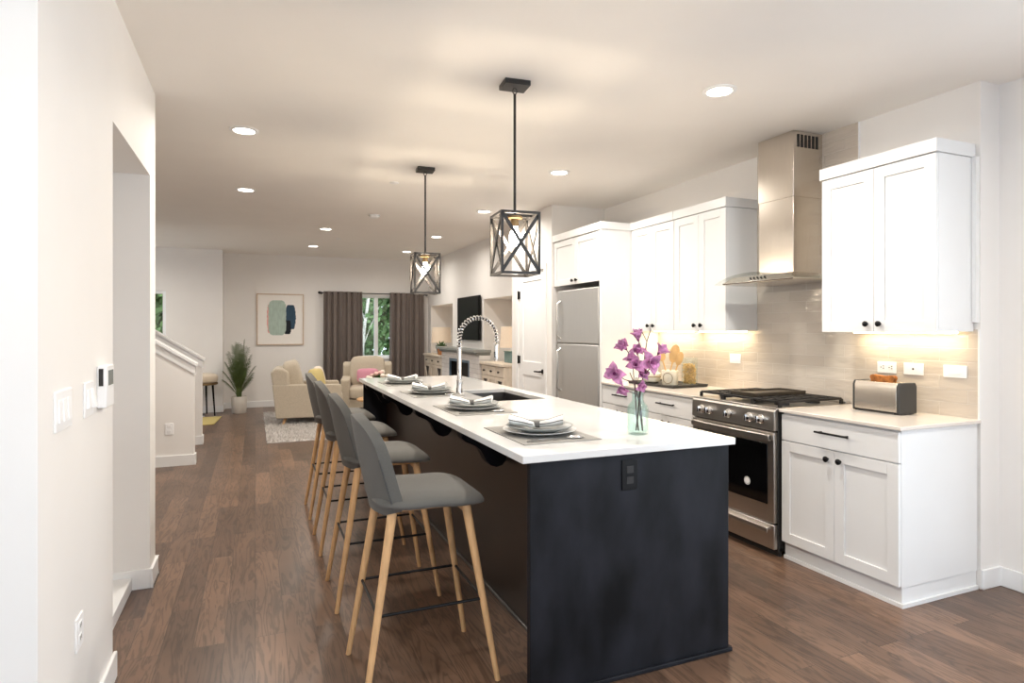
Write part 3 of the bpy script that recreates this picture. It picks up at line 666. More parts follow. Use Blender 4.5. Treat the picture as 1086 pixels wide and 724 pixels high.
br = [  # (label, stem path in bouquet coordinates, flowers)
 ('magnolia branch leaning left out of the aqua vase', [(684,455),(680,435),(676,418),(672,405),(668,395)], [(653,396,(-.7,-.5,.1),.062,1.25),(660,409,(-.3,-.4,-.5),.045,.7)], -.03),
 ('tallest magnolia branch, bare forked twig at its top', [(674,457),(677,436),(678,418),(683,395),(684,375),(686,362),(690,350)], [(664,370,(-.7,-.1,.6),.058,.8),(677,361,(-.2,0,1),.055,.6),(676,375,(-.3,-.4,.6),.050,.8)], .02),
 ('magnolia branch leaning right with the widest open bloom', [(684,456),(679,438),(679,418),(682,400),(684,388)], [(687,384,(.05,-1,.05),.066,1.3),(698,375,(.7,-.1,.7),.050,.75),(675,388,(-.5,-.5,.3),.052,1.0)], -.02),
 ('short magnolia branch low in the middle of the bouquet', [(678,458),(675,440),(674,422),(673,408),(675,400)], [(678,398,(.2,-.8,.4),.050,.85),(677,408,(.1,-.8,-.2),.044,.8),(671,384,(-.5,-.3,.7),.05,.8)], 0),
]
for lb, pts, fl, dd in br:
    base = at(*pts[0], dd*.3)
    t = thing('magnolia_branch', lb, 'flower branch', base, 0, 'magnolia branches in the vase')
    P = [at(u, v, dd*(k/len(pts)) if k > 2 else dd*.25) for k, (u, v) in enumerate(pts)]
    P[0] = (vx+(P[0][0]-vx)*.8, vy+(P[0][1]-vy)*.5, vz+.016)
    s = MB().tube(P, [.0034-.0016*k/len(P) for k in range(len(P))], 7)
    for (u, v, dv, sz, op) in fl:
        c = Vector(at(u, v, dd)); k = min(range(len(P)), key=lambda i: (Vector(P[i])-c).length if i > 1 else 9)
        k = max(2, k-1); s.tube([P[k], tuple((Vector(P[k])+c)/2+Vector((0,0,-.008))), tuple(c)], [.0024,.002,.0018], 6)
    if 'tallest' in lb:
        s.tube([P[-2], at(681,352,dd), at(679,349,dd)], [.002,.0016,.001], 6); s.tube([P[-1], at(689,343,dd)], [.0016,.001], 6)
    obj('twig', s, 'twig', t)
    for (u, v, dv, sz, op) in fl: flower('blossom', at(u, v, dd), dv, sz, t, op)

# ---------------------------------------------------------------- pendants
def pendant(x, y, label, rz):
    t = thing('pendant_light', label, 'pendant light', (x, y, ZC), rz, 'black cage pendants over the island')
    obj('canopy', MB().box(-.072,.072,-.060,.060,-.028,0), 'pend', t, bevel=.003, world=False)
    obj('loop', MB().tube([(.012*cos(a),0,-.045+.016*sin(a)) for a in [2*pi*k/16 for k in range(17)]], .003, 6, False), 'pend', t, world=False)
    obj('rod', MB().tube([(0,0,-.060),(0,0,-.715)], .0075, 10), 'pend', t, world=False)
    z1, z0, w, b = -.714, -1.047, .103, .013
    c = MB()
    for sx in (-1,1):
        for sy in (-1,1): c.bar((sx*w,sy*w,z0),(sx*w,sy*w,z1), b)
    for z in (z0+b/2, z1-b/2):
        for s in (-1,1): c.bar((-w,s*w,z),(w,s*w,z), b); c.bar((s*w,-w,z),(s*w,w,z), b)
    c.bar((-w,0,z1-b/2),(w,0,z1-b/2), .018, b)
    obj('cage_frame', c, 'pend', t, world=False)
    for s in (-1,1):
        for ax in (0,1):
            q = MB(); e = .0035
            for A, B in (((-w,z0+b),(w,z1-b)),((-w,z1-b),(w,z0+b))):
                o = s*(w) + (e if A[1] > z0+.1 else -e)*s
                if ax == 0: q.bar((A[0],o,A[1]),(B[0],o,B[1]), .006, .018)
                else: q.bar((o,A[0],A[1]),(o,B[0],B[1]), .006, .018)
            obj('cross_brace', q, 'pend', t, world=False)
    obj('socket', MB().lathe([(.042,0),(.042,-.012),(.022,-.016),(.022,-.055),(.016,-.058)], (0,0,z1-b), 20), 'brass', t, world=False)
    obj('bulb', MB().lathe([(.010,0),(.016,-.014),(.028,-.045),(.031,-.066),(.024,-.088),(.010,-.098),(0,-.100)], (0,0,z1-b-.055), 20), 'bulb', t, world=False)
    return t
for o_, lb in ((pendant(1.303, 3.076, 'black cage pendant nearer the camera, over the island', R(-5)),0),(pendant(1.307, 4.999, 'black cage pendant farther down the island', R(-5)),0)): pass

# ---------------------------------------------------------------- recessed lights, detectors
def can(x, y, label, dim=1):
    t = thing('recessed_light', label, 'ceiling light', (x, y, ZC), 0, 'recessed ceiling lights')
    obj('trim_ring', MB().lathe([(.093,0),(.093,-.004),(.070,-.009),(.066,-.003),(.066,0)], (x,y,ZC), 36), 'trim', t)
    obj('lens', MB().lathe([(.066,-.0005),(.066,-.004),(0,-.004)], (x,y,ZC), 36), 'lens', t)
    light('can_lamp', 'AREA', (x,y,ZC-.012), CAN_W*dim, (1,.94,.85), t, .13, spread=R(165))
for x, y, lb in ((2.405,2.73,'round recessed ceiling light nearest the camera, above the range aisle'),(-.07,4.51,'round recessed ceiling light nearest the left wall opening'),
                 (2.395,4.68,'recessed ceiling light above the aisle in front of the far wall cabinets'),(-.085,6.42,'recessed ceiling light in the left row, before the stair half wall'),
                 (.868,8.52,'recessed ceiling light in the middle row of the living room, nearer one'),(.862,10.36,'recessed ceiling light in the middle row of the living room, near the back wall'),
                 (2.40,6.56,'recessed ceiling light just left of the near pendant, outside the pantry door'),(2.42,8.62,'recessed ceiling light in the right row, in front of the television'),(2.41,10.48,'recessed ceiling light in the right row nearest the curtained window')):
    can(x, y, lb, 0.5 if y > 8 else 1)
for x, y, lb in ((-2.2,10.0,'unseen recessed ceiling light over the entry beyond the stair'),(2.405,.75,'added ceiling light out of view on the kitchen side'),(-.07,.75,'added ceiling light out of view on the left')):  # lights out of view, kept for the light they add to the room
    can(x, y, lb)
t = thing('smoke_detector', 'white round smoke detector on the ceiling between the living room lights and the far pendant', 'smoke detector', (1.29,7.28,ZC))
obj('housing', MB().lathe([(.068,0),(.068,-.012),(.060,-.024),(.045,-.034),(0,-.035)], (1.29,7.28,ZC), 32), 'trim', t)
obj('vent_ring', MB().lathe([(.0685,-.010),(.0685,-.014),(.064,-.0145),(.064,-.010)], (1.29,7.28,ZC), 32, closed=True), 'greyplate', t)
for x, y, lb in ((1.171,5.592,'small white sprinkler cap on the ceiling near the far pendant canopy'),(1.137,9.38,'small white sprinkler cap on the ceiling of the living room')):
    tag(obj('sprinkler_cap', MB().lathe([(.042,0),(.042,-.005),(.030,-.009),(0,-.010)], (x,y,ZC), 28), 'trim'), lb, 'sprinkler cap', 'sprinkler caps')

# ---------------------------------------------------------------- toaster and toast
t = thing('toaster', 'stainless and charcoal two-slice toaster on the short worktop', 'toaster', (3.42,2.49,.914))
TX0, TX1, TY0, TY1 = 3.345, 3.495, 2.345, 2.64
obj('end_cap', MB().prism([(TX0,.918),(TX1,.918),(TX1,1.075),(TX1-.012,1.096),(TX0+.012,1.096),(TX0,1.075)], TY0, TY0+.02, 'y'), 'plastic_g', t, bevel=.006, seg=3)
obj('end_cap', MB().prism([(TX0,.918),(TX1,.918),(TX1,1.075),(TX1-.012,1.096),(TX0+.012,1.096),(TX0,1.075)], TY1-.012, TY1, 'y'), 'plastic_g', t, bevel=.005, seg=3)
sh = MB()
p = [(TX0+.003,.928),(TX0+.003,1.072),(TX0+.014,1.093),(TX0+.05,1.093),(TX0+.05,1.0),(TX1-.05,1.0),(TX1-.05,1.093),(TX1-.014,1.093),(TX1-.003,1.072),(TX1-.003,.928)]
sh.prism(p, TY0+.02, TY1-.012, 'y')
obj('shell', sh, 'steel', t, bevel=.002)
obj('top_rim', MB().box(TX0+.05,TX1-.05,TY0+.02,TY0+.05,1.0,1.092).box(TX0+.05,TX1-.05,TY1-.045,TY1-.012,1.0,1.092), 'plastic_g', t)
obj('base', MB().box(TX0+.012,TX1-.012,TY0+.012,TY1-.012,.920,.930).box(TX0+.012,TX0+.04,TY0+.01,TY0+.04,.9145,.925).box(TX1-.04,TX1-.012,TY0+.01,TY0+.04,.9145,.925).box(TX0+.012,TX0+.04,TY1-.04,TY1-.01,.9145,.925).box(TX1-.04,TX1-.012,TY1-.04,TY1-.01,.9145,.925), 'plastic_g', t)
tprof = [(2.425,1.002),(2.565,1.002),(2.565,1.10),(2.572,1.115),(2.568,1.128),(2.553,1.133),(2.53,1.130),(2.495,1.126),(2.46,1.130),(2.437,1.133),(2.422,1.128),(2.418,1.115),(2.425,1.10)]
for x, lb in ((3.404,'browned toast slice in the front of the toaster slot'),(3.424,'browned toast slice behind the front slice in the toaster')):
    tag(obj('toast_slice', MB().prism(tprof, x, x+.014, 'x'), 'toastm', bevel=.003), lb, 'toast', 'toast in the toaster')

# ---------------------------------------------------------------- tray group on the far worktop
def rect_pts(a, b, h): return a, b, h
tz = .9145
tray = MB().box(-.19,.19,-.29,.29,0,.010)
tray.prism([(-.19,.010),(-.20,.022),(-.194,.022),(-.184,.010)], -.29, .29, 'y'); tray.prism([(.19,.010),(.20,.022),(.194,.022),(.184,.010)], -.29, .29, 'y')
tray.prism([(-.29,.010),(-.30,.022),(-.294,.022),(-.284,.010)], -.19, .19, 'x'); tray.prism([(.29,.010),(.30,.022),(.294,.022),(.284,.010)], -.19, .19, 'x')
tray.move((3.315,4.42,tz), R(4))
tag(obj('serving_tray', tray, 'slate', bevel=.002), 'dark slate tray on the worktop left of the range', 'tray')
tz += .0105
t = thing('canister', 'cream ceramic canister on the slate tray holding wooden utensils', 'canister', (3.28,4.33,tz))
obj('pot', MB().lathe([(0,.0),(.062,0),(.066,.006),(.068,.10),(.070,.108),(.070,.122),(.066,.126),(.063,.120),(.060,.012),(0,.010)], (3.28,4.33,tz), 32), 'ceramic', t)
obj('wire_handle', MB().tube([(3.28+.0705*cos(a)*1.0, 4.33+.0705*sin(a), tz+.06+.045*sin(b)) for a, b in [(R(215)+R(70)*cos(bb_)*.5, bb_) for bb_ in [2*pi*k/20 for k in range(21)]]], .0025, 6, False), 'brass', t)
def utensil(name, a, b, head, lb):
    a, b = Vector(a), Vector(b); t_ = (b-a).normalized(); mb = MB().tube([a, b], [.006,.007], 8)
    hd = MB(); hd.ellipsoid((0,0,0), head[0], .006, head[1], nu=16, nv=10); n_ = Vector((-.61,-.79,0)); n_ = (n_-t_*n_.dot(t_)).normalized(); q = Matrix((n_.cross(t_), n_, t_)).transposed()   # blades turned to the room
    mb2 = [tuple(b+t_*head[1]*.85+q@Vector(v)) for v in hd.v]; mb.add(mb2, hd.f)
    return tag(obj(name, mb, 'spoon'), lb, 'utensil')
utensil('wooden_spatula', (3.265,4.345,tz+.013), (3.295,4.315,tz+.20), (.042,.080), 'wide wooden spatula standing in the cream canister')
utensil('wooden_turner', (3.30,4.33,tz+.013), (3.325,4.285,tz+.175), (.030,.062), 'shorter wooden turner standing at the right in the canister')
utensil('wooden_spoon', (3.29,4.35,tz+.013), (3.27,4.42,tz+.205), (.034,.045), 'round wooden spoon leaning left in the cream canister')
t = thing('storage_jar', 'tall clear glass jar of dry pasta at the right of the slate tray', 'jar', (3.43,4.26,tz))
obj('glass_body', MB().lathe([(0,0),(.064,0),(.067,.005),(.067,.225),(.0645,.225),(.0645,.006),(0,.004)], (3.43,4.26,tz), 32), 'clear', t)
obj('lid', MB().lathe([(0,.226),(.069,.226),(.071,.230),(.069,.235),(0,.236)], (3.43,4.26,tz), 32), 'clear', t)
pa = MB()
for k in range(420):
    a = random.uniform(0,2*pi); r = .056*math.sqrt(random.random()); z = tz+.010+random.random()*.165; d_ = Vector((random.gauss(0,1),random.gauss(0,1),random.gauss(0,.8))).normalized()*.008
    p = Vector((3.43+r*cos(a)*.93, 4.26+r*sin(a)*.93, z+.004)); pa.tube([p-d_, p+d_], .0042, 5)
po = obj('pasta', pa, 'pasta'); po['kind'] = 'stuff'; tag(po, 'dry pasta pieces filling the clear glass jar', 'pasta')
t = thing('lidded_bowl', 'round cream lidded pot at the left of the slate tray', 'bowl', (3.25,4.55,tz))
obj('bowl', MB().lathe([(0,0),(.045,0),(.070,.015),(.080,.045),(.078,.075),(.074,.078),(.072,.07),(.070,.02),(0,.008)], (3.25,4.55,tz), 32), 'ceramic', t)
obj('lid', MB().lathe([(.080,.079),(.076,.086),(.050,.104),(.018,.112),(.012,.116),(.016,.126),(0,.132)], (3.25,4.55,tz), 32), 'ceramic', t)
obj('band', MB().lathe([(.0795,.052),(.0815,.056),(.0795,.060)], (3.25,4.55,tz), 32), 'brass', t)

# ---------------------------------------------------------------- wall plates
def plate_x(name, x, y0, y1, z0, z1, sgn, lb, cat, slots=None, group=None, slotm='slot'):
    t = thing(name, lb, cat, (x, (y0+y1)/2, (z0+z1)/2), 0, group)
    obj('plate', MB().box(min(x,x+sgn*.006), max(x,x+sgn*.006), y0, y1, z0, z1), 'plate_w', t, bevel=.002)
    return t
xs = XW-.009
t = plate_x('wall_outlet', xs, 2.539, 2.661, 1.131, 1.20, -1, 'white sideways duplex outlet on the tile, left of the three behind the toaster', 'outlet')
for y in (2.573, 2.627):
    so = obj('socket', MB().box(xs-.007, xs-.005, y-.016, y+.016, 1.150, 1.182), 'trim', t, bevel=.001)
    for a, b in ((y-.008, 1.174), (y-.008, 1.160), (y+.008, 1.166)): obj('slot', MB().box(xs-.0078, xs-.0065, a-.004, a+.004, b-.0022, b+.0022), 'slot', so)
t = plate_x('wall_outlet', xs, 2.374, 2.492, 1.131, 1.20, -1, 'white plate with one round jack, middle of the three on the tile', 'outlet')
obj('jack', MB().lathe([(.006,0),(.006,-.003),(0,-.003)], (xs-.006,2.433,1.166), 12, 'x'), 'slot', t)
t = plate_x('light_switch', xs, 2.137, 2.262, 1.131, 1.20, -1, 'white sideways paddle switch on the tile nearest the wall end', 'switch')
obj('paddle', MB().box(xs-.009, xs-.006, 2.165, 2.235, 1.149, 1.182), 'plate_w', t, bevel=.002)
t = plate_x('light_switch', xs, 3.835, 3.955, 1.125, 1.20, -1, 'white plate on the tile left of the range, beside the tray', 'switch')
obj('paddle', MB().box(xs-.009, xs-.006, 3.86, 3.93, 1.146, 1.180), 'plate_w', t, bevel=.002)
xs = XL
t = plate_x('light_switch', xs, 2.105, 2.272, 1.105, 1.222, 1, 'white three-gang switch plate nearest the camera on the left wall', 'switch')
for k in range(3):
    y = 2.142+.046*k; obj('paddle', MB().prism([(xs+.006,1.13),(xs+.012,1.13),(xs+.008,1.197),(xs+.006,1.197)], y-.016, y+.016, 'y'), 'plate_w', t, bevel=.001)
t = plate_x('light_switch', xs, 2.43, 2.55, 1.105, 1.222, 1, 'white two-gang dimmer plate between the three-gang plate and the thermostat', 'switch')
for k, h in ((0,.010),(1,.018)):
    y = 2.467+.046*k; obj('paddle', MB().prism([(xs+.006,1.13),(xs+.006+h,1.135),(xs+.010,1.197),(xs+.006,1.197)], y-.016, y+.016, 'y'), 'plate_w', t, bevel=.001)
t = thing('thermostat', 'white wall thermostat with small dark screen right of the dimmer plate', 'thermostat', (xs,2.68,1.19))
obj('housing', MB().box(xs, xs+.030, 2.622, 2.748, 1.115, 1.270), 'plate_w', t, bevel=.005, seg=3)
obj('screen', MB().box(xs+.029, xs+.0315, 2.65, 2.73, 1.195, 1.250), 'lcd', t)
obj('side_window', MB().box(xs+.006, xs+.020, 2.6205, 2.623, 1.195, 1.258), 'slot', t)
t = plate_x('wall_outlet', xs, 2.326, 2.41, .372, .478, 1, 'white duplex outlet low on the left wall under the switches', 'outlet')
for z in (.405, .445):
    so = obj('socket', MB().box(xs+.0055, xs+.008, 2.35, 2.386, z-.014, z+.014), 'trim', t, bevel=.001)
    for a in (2.361, 2.376): obj('slot', MB().box(xs+.0078, xs+.0085, a-.0015, a+.0015, z-.004, z+.008), 'slot', so)
t = thing('wall_outlet', 'white duplex outlet on the stair half wall', 'outlet', (-.81,7.13,.38))
obj('plate', MB().box(-.848,-.772,7.123,7.13,.322,.44), 'plate_w', t, bevel=.002)
for z in (.354, .408): obj('socket', MB().box(-.826,-.794,7.121,7.124,z-.016,z+.016), 'trim', t, bevel=.001)

# ---------------------------------------------------------------- living room
# fireplace
t = thing('fireplace', 'white painted brick fireplace with slab mantel under the television', 'fireplace', (3.08,9.37,0))
fx0, fy0, fy1 = 3.0, 8.40, 10.34
obj('surround', MB().box(fx0, XL2-.001, fy0, 8.87, 0, 1.02).box(fx0, XL2-.001, 9.87, fy1, 0, 1.02).box(fx0, XL2-.001, 8.87, 9.87, .90, 1.02), 'brickw', t)
obj('firebox', MB().box(XL2-.06, XL2-.003, 8.87, 9.87, 0, .90).box(fx0+.01, XL2-.06, 8.87, 8.88, 0, .9).box(fx0+.01, XL2-.06, 9.86, 9.87, 0, .9).box(fx0+.01, XL2-.06, 8.88, 9.86, .89, .9), 'iron', t)
obj('firebox_frame', MB().box(fx0-.006, fx0+.02, 8.85, 8.89, 0, .92).box(fx0-.006, fx0+.02, 9.85, 9.89, 0, .92).box(fx0-.006, fx0+.02, 8.89, 9.85, .88, .92), 'lampb', t)
obj('mantel', MB().box(fx0-.10, XL2-.001, fy0-.05, fy1+.05, 1.06, 1.10).box(fx0-.04, XL2-.001, fy0-.01, fy1+.01, 1.02, 1.06), 'greyplate', t, bevel=.004)
t = thing('television', 'black flat television on the wall above the mantel', 'television', (3.12,9.28,1.57))
obj('screen', MB().box(3.110, 3.122, 8.762, 9.798, 1.240, 1.905), 'tvscreen', t)
obj('casing', MB().box(3.116, 3.15, 8.75, 9.81, 1.228, 1.917), 'black', t, bevel=.003)
obj('wall_bracket', MB().box(3.148, XL2-.001, 9.1, 9.46, 1.45, 1.70), 'black', t)
def console(y0, y1, lb):
    x0, x1, zt = 3.02, 3.46, .90
    t = thing('console_cabinet', lb, 'cabinet', (x0,(y0+y1)/2,0))
    obj('top', MB().box(x0-.025, x1, y0-.015, y1+.015, zt, zt+.035), 'console', t, bevel=.003)
    b = MB().box(x0+.02, x1, y0, y1, .08, zt)
    w = (y1-y0)/3
    obj('body', b, 'console', t, bevel=.002)
    for y in (y0+.03, y1-.03):
        for x in (x0+.05, x1-.03): obj('foot', MB().box(x-.03, x+.03, y-.03, y+.03, 0, .08), 'console', t)
    for k in range(3):
        a, c = y0+w*k+.006, y0+w*(k+1)-.006
        dr = obj('drawer', MB().box(x0, x0+.02, a, c, zt-.145, zt-.012), 'console', t, bevel=.002)
        knob((x0,(a+c)/2,zt-.08), dr)
        dd = shaker(MB(), a, c, .09, zt-.155, x0, .045, .02, .010) if k == 1 else MB()
        if k != 1:
            dd.box(x0,x0+.02,a,a+.045,.09,zt-.155).box(x0,x0+.02,c-.045,c,.09,zt-.155).box(x0,x0+.02,a+.045,c-.045,.09,.135).box(x0,x0+.02,a+.045,c-.045,zt-.20,zt-.155)
        do = obj('door', dd, 'console', t, bevel=.001)
        if k != 1:
            obj('pane', MB().box(x0+.012,x0+.019,a+.045,c-.045,.135,zt-.20), 'plastic_g', do)
            q = MB(); q.bar((x0+.008,a+.045,.135),(x0+.008,c-.045,zt-.20),.022,.008); q.bar((x0+.0085,a+.045,zt-.20),(x0+.0085,c-.045,.135),.022,.008); obj('lattice', q, 'console', do)
        else: knob((x0,(a+c)/2+.02,.5), do)
    return t
console(7.52, 8.36, 'washed wood console cabinet in the niche beside the pantry door')
console(10.40, 11.60, 'washed wood console cabinet in the far niche beyond the fireplace')
def lamp(x, y, z, base, lb, rs=.19, h=.29):
    t = thing('table_lamp', lb, 'lamp', (x,y,z))
    if base == 'lampb': obj('base', MB().lathe([(0,0),(.09,0),(.075,.01),(.09,.06),(.105,.16),(.09,.17),(.02,.18),(.012,.19),(.012,.24),(0,.24)], (x,y,z), 24), base, t)
    else: obj('base', MB().box(x-.10,x+.10,y-.12,y+.12,z+.001,z+.15).box(x-.11,x+.11,y-.13,y+.13,z+.15,z+.162).tube([(x,y,z+.16),(x,y,z+.24)],.012), base, t, bevel=.004)
    obj('lamp_shade', MB().lathe([(rs,.21),(rs*.90,.21+h),(rs*.89,.21+h),(rs*.99,.21)], (x,y,z), 32, closed=True), 'shade', t)
    light('lamp_light', 'POINT', (x,y,z+.34), .8, (1,.84,.62), t, .04)
    return t
lamp(3.22, 11.13, .9355, 'lampb', 'table lamp with blue grey base on the far console by the window')
lamp(3.32, 7.86, .9355, 'teal', 'table lamp with glassy teal base on the console beside the pantry door', .20, .29)
t = thing('potted_houseplant', 'small leafy plant in a terracotta coloured pot on the far console', 'potted plant', (3.10,10.72,.9355))
obj('pot', MB().lathe([(0,0),(.06,0),(.072,.12),(.066,.12),(.058,.01),(0,.01)], (3.10,10.72,.9355), 20), 'basket', t)
fo = MB()
for k in range(60):
    a = random.uniform(0,2*pi); e = random.uniform(.2,1.4); L = random.uniform(.08,.2); d_ = Vector((cos(a)*cos(e),sin(a)*cos(e),sin(e))); s_ = Vector((-sin(a),cos(a),0))*.018
    b0 = Vector((3.10,10.72,1.045)); p1 = b0+d_*L*.6; p2 = b0+d_*L-Vector((0,0,.02)); fo.add([b0+s_*.2,b0-s_*.2,p1-s_,p1+s_,p2],[(0,1,2,3),(3,2,4)])
obj('foliage', fo, 'leaf', t)

# curtains on a rod
t = thing('curtain_rod', 'dark metal curtain rod with ball finials above the window', 'curtain rod', (2.1,11.80,2.075))
obj('rod', MB().tube([(1.10,11.80,2.075),(3.10,11.80,2.075)], .011, 10), 'pend', t)
for x in (1.09, 3.11): obj('finial', MB().ellipsoid((x,11.80,2.075), .030,.026,.026, nu=16, nv=10), 'pend', t)
for x in (1.13, 3.07): obj('bracket', MB().tube([(x,11.80,2.075),(x,YB-.001,2.075)], .007, 8).lathe([(.025,0),(.025,-.006),(0,-.006)], (x,YB-.001,2.075), 16, 'y'), 'pend', t)
def curtain(x0, x1, lb, waves):
    ph = random.uniform(0,6)
    def fn(u, v, off):
        z = 2.10-2.085*v; sp = 1+.04*v
        x = (x0+x1)/2+(x0-x1)*(.5-u)*sp*1.0
        amp = .030+.018*v
        y = 11.775+amp*sin(2*pi*waves*u+ph+.6*sin(5*u))+.012*sin(2*pi*waves*2.3*u+1+v)
        if v < .035: y = y*.75+11.78*.25
        return (x, y+off, z)
    nu, nv = 110, 24
    mb = MB().grid(lambda u,v: fn(u,v,-.003), nu, nv); n0 = len(mb.v); mb.grid(lambda u,v: fn(u,v,.003), nu, nv)
    rim = [i for i in range(nu)]+[j*nu+nu-1 for j in range(1,nv)]+[(nv-1)*nu+i for i in range(nu-2,-1,-1)]+[j*nu for j in range(nv-2,0,-1)]
    mb.f += [(rim[k], rim[(k+1)%len(rim)], rim[(k+1)%len(rim)]+n0, rim[k]+n0) for k in range(len(rim))]
    tag(obj('curtain', mb, 'curtain', smooth=80), lb, 'curtain', 'curtains at the living room window')
curtain(1.16, 1.86, 'taupe curtain panel on the left side of the window', 6)
curtain(2.39, 3.04, 'taupe curtain panel on the right side of the window', 5.5)

# framed art
t = thing('framed_art', 'abstract brushstroke print in a thin pale wood frame on the back wall', 'picture', (.42,YB-.02,1.576))
ax0, ax1, az0, az1 = .02, .82, 1.112, 2.04
obj('frame', MB().box(ax0,ax1,YB-.032,YB-.001,az0,az0+.018).box(ax0,ax1,YB-.032,YB-.001,az1-.018,az1).box(ax0,ax0+.018,YB-.032,YB-.001,az0+.018,az1-.018).box(ax1-.018,ax1,YB-.032,YB-.001,az0+.018,az1-.018), 'frame', t, bevel=.002)
obj('paper', MB().box(ax0+.018,ax1-.018,YB-.016,YB-.002,az0+.018,az1-.018), 'paper', t)
def stroke(name, x0, x1, z0, z1, m, d, wob, rnd):
    n = 26; L = []; Rr = []
    for k in range(n+1):
        z = z0+(z1-z0)*k/n; e = min(1,(min(k,n-k)/n)*rnd)**.5
        cx = (x0+x1)/2; hw = (x1-x0)/2*(.55+.45*e)
        L.append((cx-hw+random.uniform(-wob,wob), z)); Rr.append((cx+hw+random.uniform(-wob,wob), z))
    obj(name, MB().prism(L+Rr[::-1], YB-.016-d, YB-.016, 'y'), m, t)
stroke('brushstroke', .195, .30, 1.33, 1.85, 'coral', .0008, .006, 4)
stroke('brushstroke', .50, .685, 1.40, 1.84, 'navy', .0010, .005, 2.2)
stroke('brushstroke', .475, .60, 1.31, 1.56, 'ink', .0014, .005, 5)
stroke('brushstroke', .215, .515, 1.29, 1.92, 'sage', .0018, .006, 7)

# potted palm
px, py = -.25, 11.22
t = thing('potted_palm', 'tall green palm in a pale ribbed pot against the back wall', 'potted plant', (px,py,0))
pot = MB(); n = 40
prof = [(0,.0),(.108,0),(.112,.01),(.124,.27),(.118,.28),(.110,.27),(.104,.20),(0,.20)]
for i,(r,z) in enumerate(prof): 
    for k in range(n): rr = r*(1+.015*(k%2)) if .05 < z < .275 and i < 4 else r; pot.v.append((px+rr*cos(2*pi*k/n), py+rr*sin(2*pi*k/n), z))
pot.f += [(i*n+k, i*n+(k+1)%n, (i+1)*n+(k+1)%n, (i+1)*n+k) for i in range(len(prof)-1) for k in range(n)]
obj('pot', pot, 'pot', t)
obj('soil', MB().lathe([(0,.245),(.107,.245),(.107,.22),(0,.22)], (px,py,0), 24), 'soil', t)
def frond(k, parent):
    a = k*2.399+random.uniform(-.3,.3); q_ = k/30
    L = random.uniform(.92,1.02)*(1.10-.72*q_**1.2); lean = random.uniform(.9,1.1)*(.05+.14*min(1,q_*2))/L
    b0 = Vector((px+.022*cos(a*3), py+.022*sin(a*3), .235)); pts = []
    for i in range(13):
        s = i/12; r = L*lean*(s**1.5)*1.05; z = L*(s-.10*s*s*s); pts.append(b0+Vector((cos(a)*r, sin(a)*r*.7, z)))
    mb = MB().tube(pts, [.007-.0055*i/12 for i in range(13)], 6)
    for i in range(34):
        s = .30+.70*i/34; j = int(s*12); f_ = s*12-j; p = pts[j].lerp(pts[min(j+1,12)], f_); tg = (pts[min(j+1,12)]-pts[max(j-1,0)]).normalized()
        side = (Vector((-sin(a),cos(a),0)) if i%2 else Vector((sin(a),-cos(a),0)))
        dr = (side*1.0+tg*.75+Vector((cos(a),sin(a),0))*.25).normalized(); ll = .15*sin(pi*(.18+.74*max(0,(s-.30))/.70))**.7*random.uniform(.85,1.1); w = .0055
        nrm = dr.cross(tg).normalized(); wv = dr.cross(nrm)*w
        m1 = p+dr*ll*.45; tip = p+dr*ll-Vector((0,0,ll*.18))
        mb.add([p-wv*.4, p+wv*.4, m1+wv, m1-wv, tip], [(0,1,2,3),(3,2,4)])
    obj('frond', mb, 'palm', parent)
for k in range(31): frond(k, t)
obj('stem', MB().tube([(px-.02,py,.23),(px-.03,py,.5)], [.013,.009], 8).tube([(px+.025,py,.23),(px+.04,py,.5)], [.012,.008], 8), 'stem', t)

# bench, mat, shoe by the stair
t = thing('bench', 'round tufted cream stool bench with thin black legs behind the stair wall', 'bench', (-.82,11.10,0))
bx, by = -.825, 11.10
obj('cushion', MB().ellipsoid((bx,by,.60), .265,.25,.085, .55, 1, 32, 14), 'cushion', t, smooth=80)
obj('apron', MB().lathe([(.245,.50),(.262,.505),(.262,.535),(.245,.54)], (bx,by,0), 32), 'brass', t)
for a in (-.35, 1.2, 2.8, 4.4): obj('leg', MB().tube([(bx+.20*cos(a),by+.20*sin(a),.505),(bx+.235*cos(a),by+.235*sin(a),0)], [.017,.010], 10), 'black', t)
tag(obj('door_mat', MB().box(-1.35,-.50,10.0,10.85,.0005,.010) if False else MB().prism([(-1.35,9.98),(-.56,9.98),(-.495,10.84),(-1.35,10.84)], .0005, .010, 'z'), 'yrug', bevel=.003), 'flat yellow mat on the floor at the foot of the round bench', 'mat')
t = thing('shoe', 'dark flat shoe on the floor under the round bench', 'shoe', (-.87,11.0,0))
def shoe_s(u, v):
    s = u; a = 2*pi*v; w = .042*(math.sin(pi*min(1,.06+.92*s))**.5); h = .075*(1-.55*s) if s > .25 else .075
    return (-1.0+.26*s, 11.0+w*cos(a), .010+max(0,h*.5*(1+sin(a)))*math.sin(pi*min(1,.08+.88*s))**.4)
obj('upper', MB().grid(lambda u,v: shoe_s(v,u), 18, 14, True), 'leather', t)
obj('sole', MB().box(-.995,-.75,10.962,11.038,.0005,.011), 'trim', t, bevel=.004)

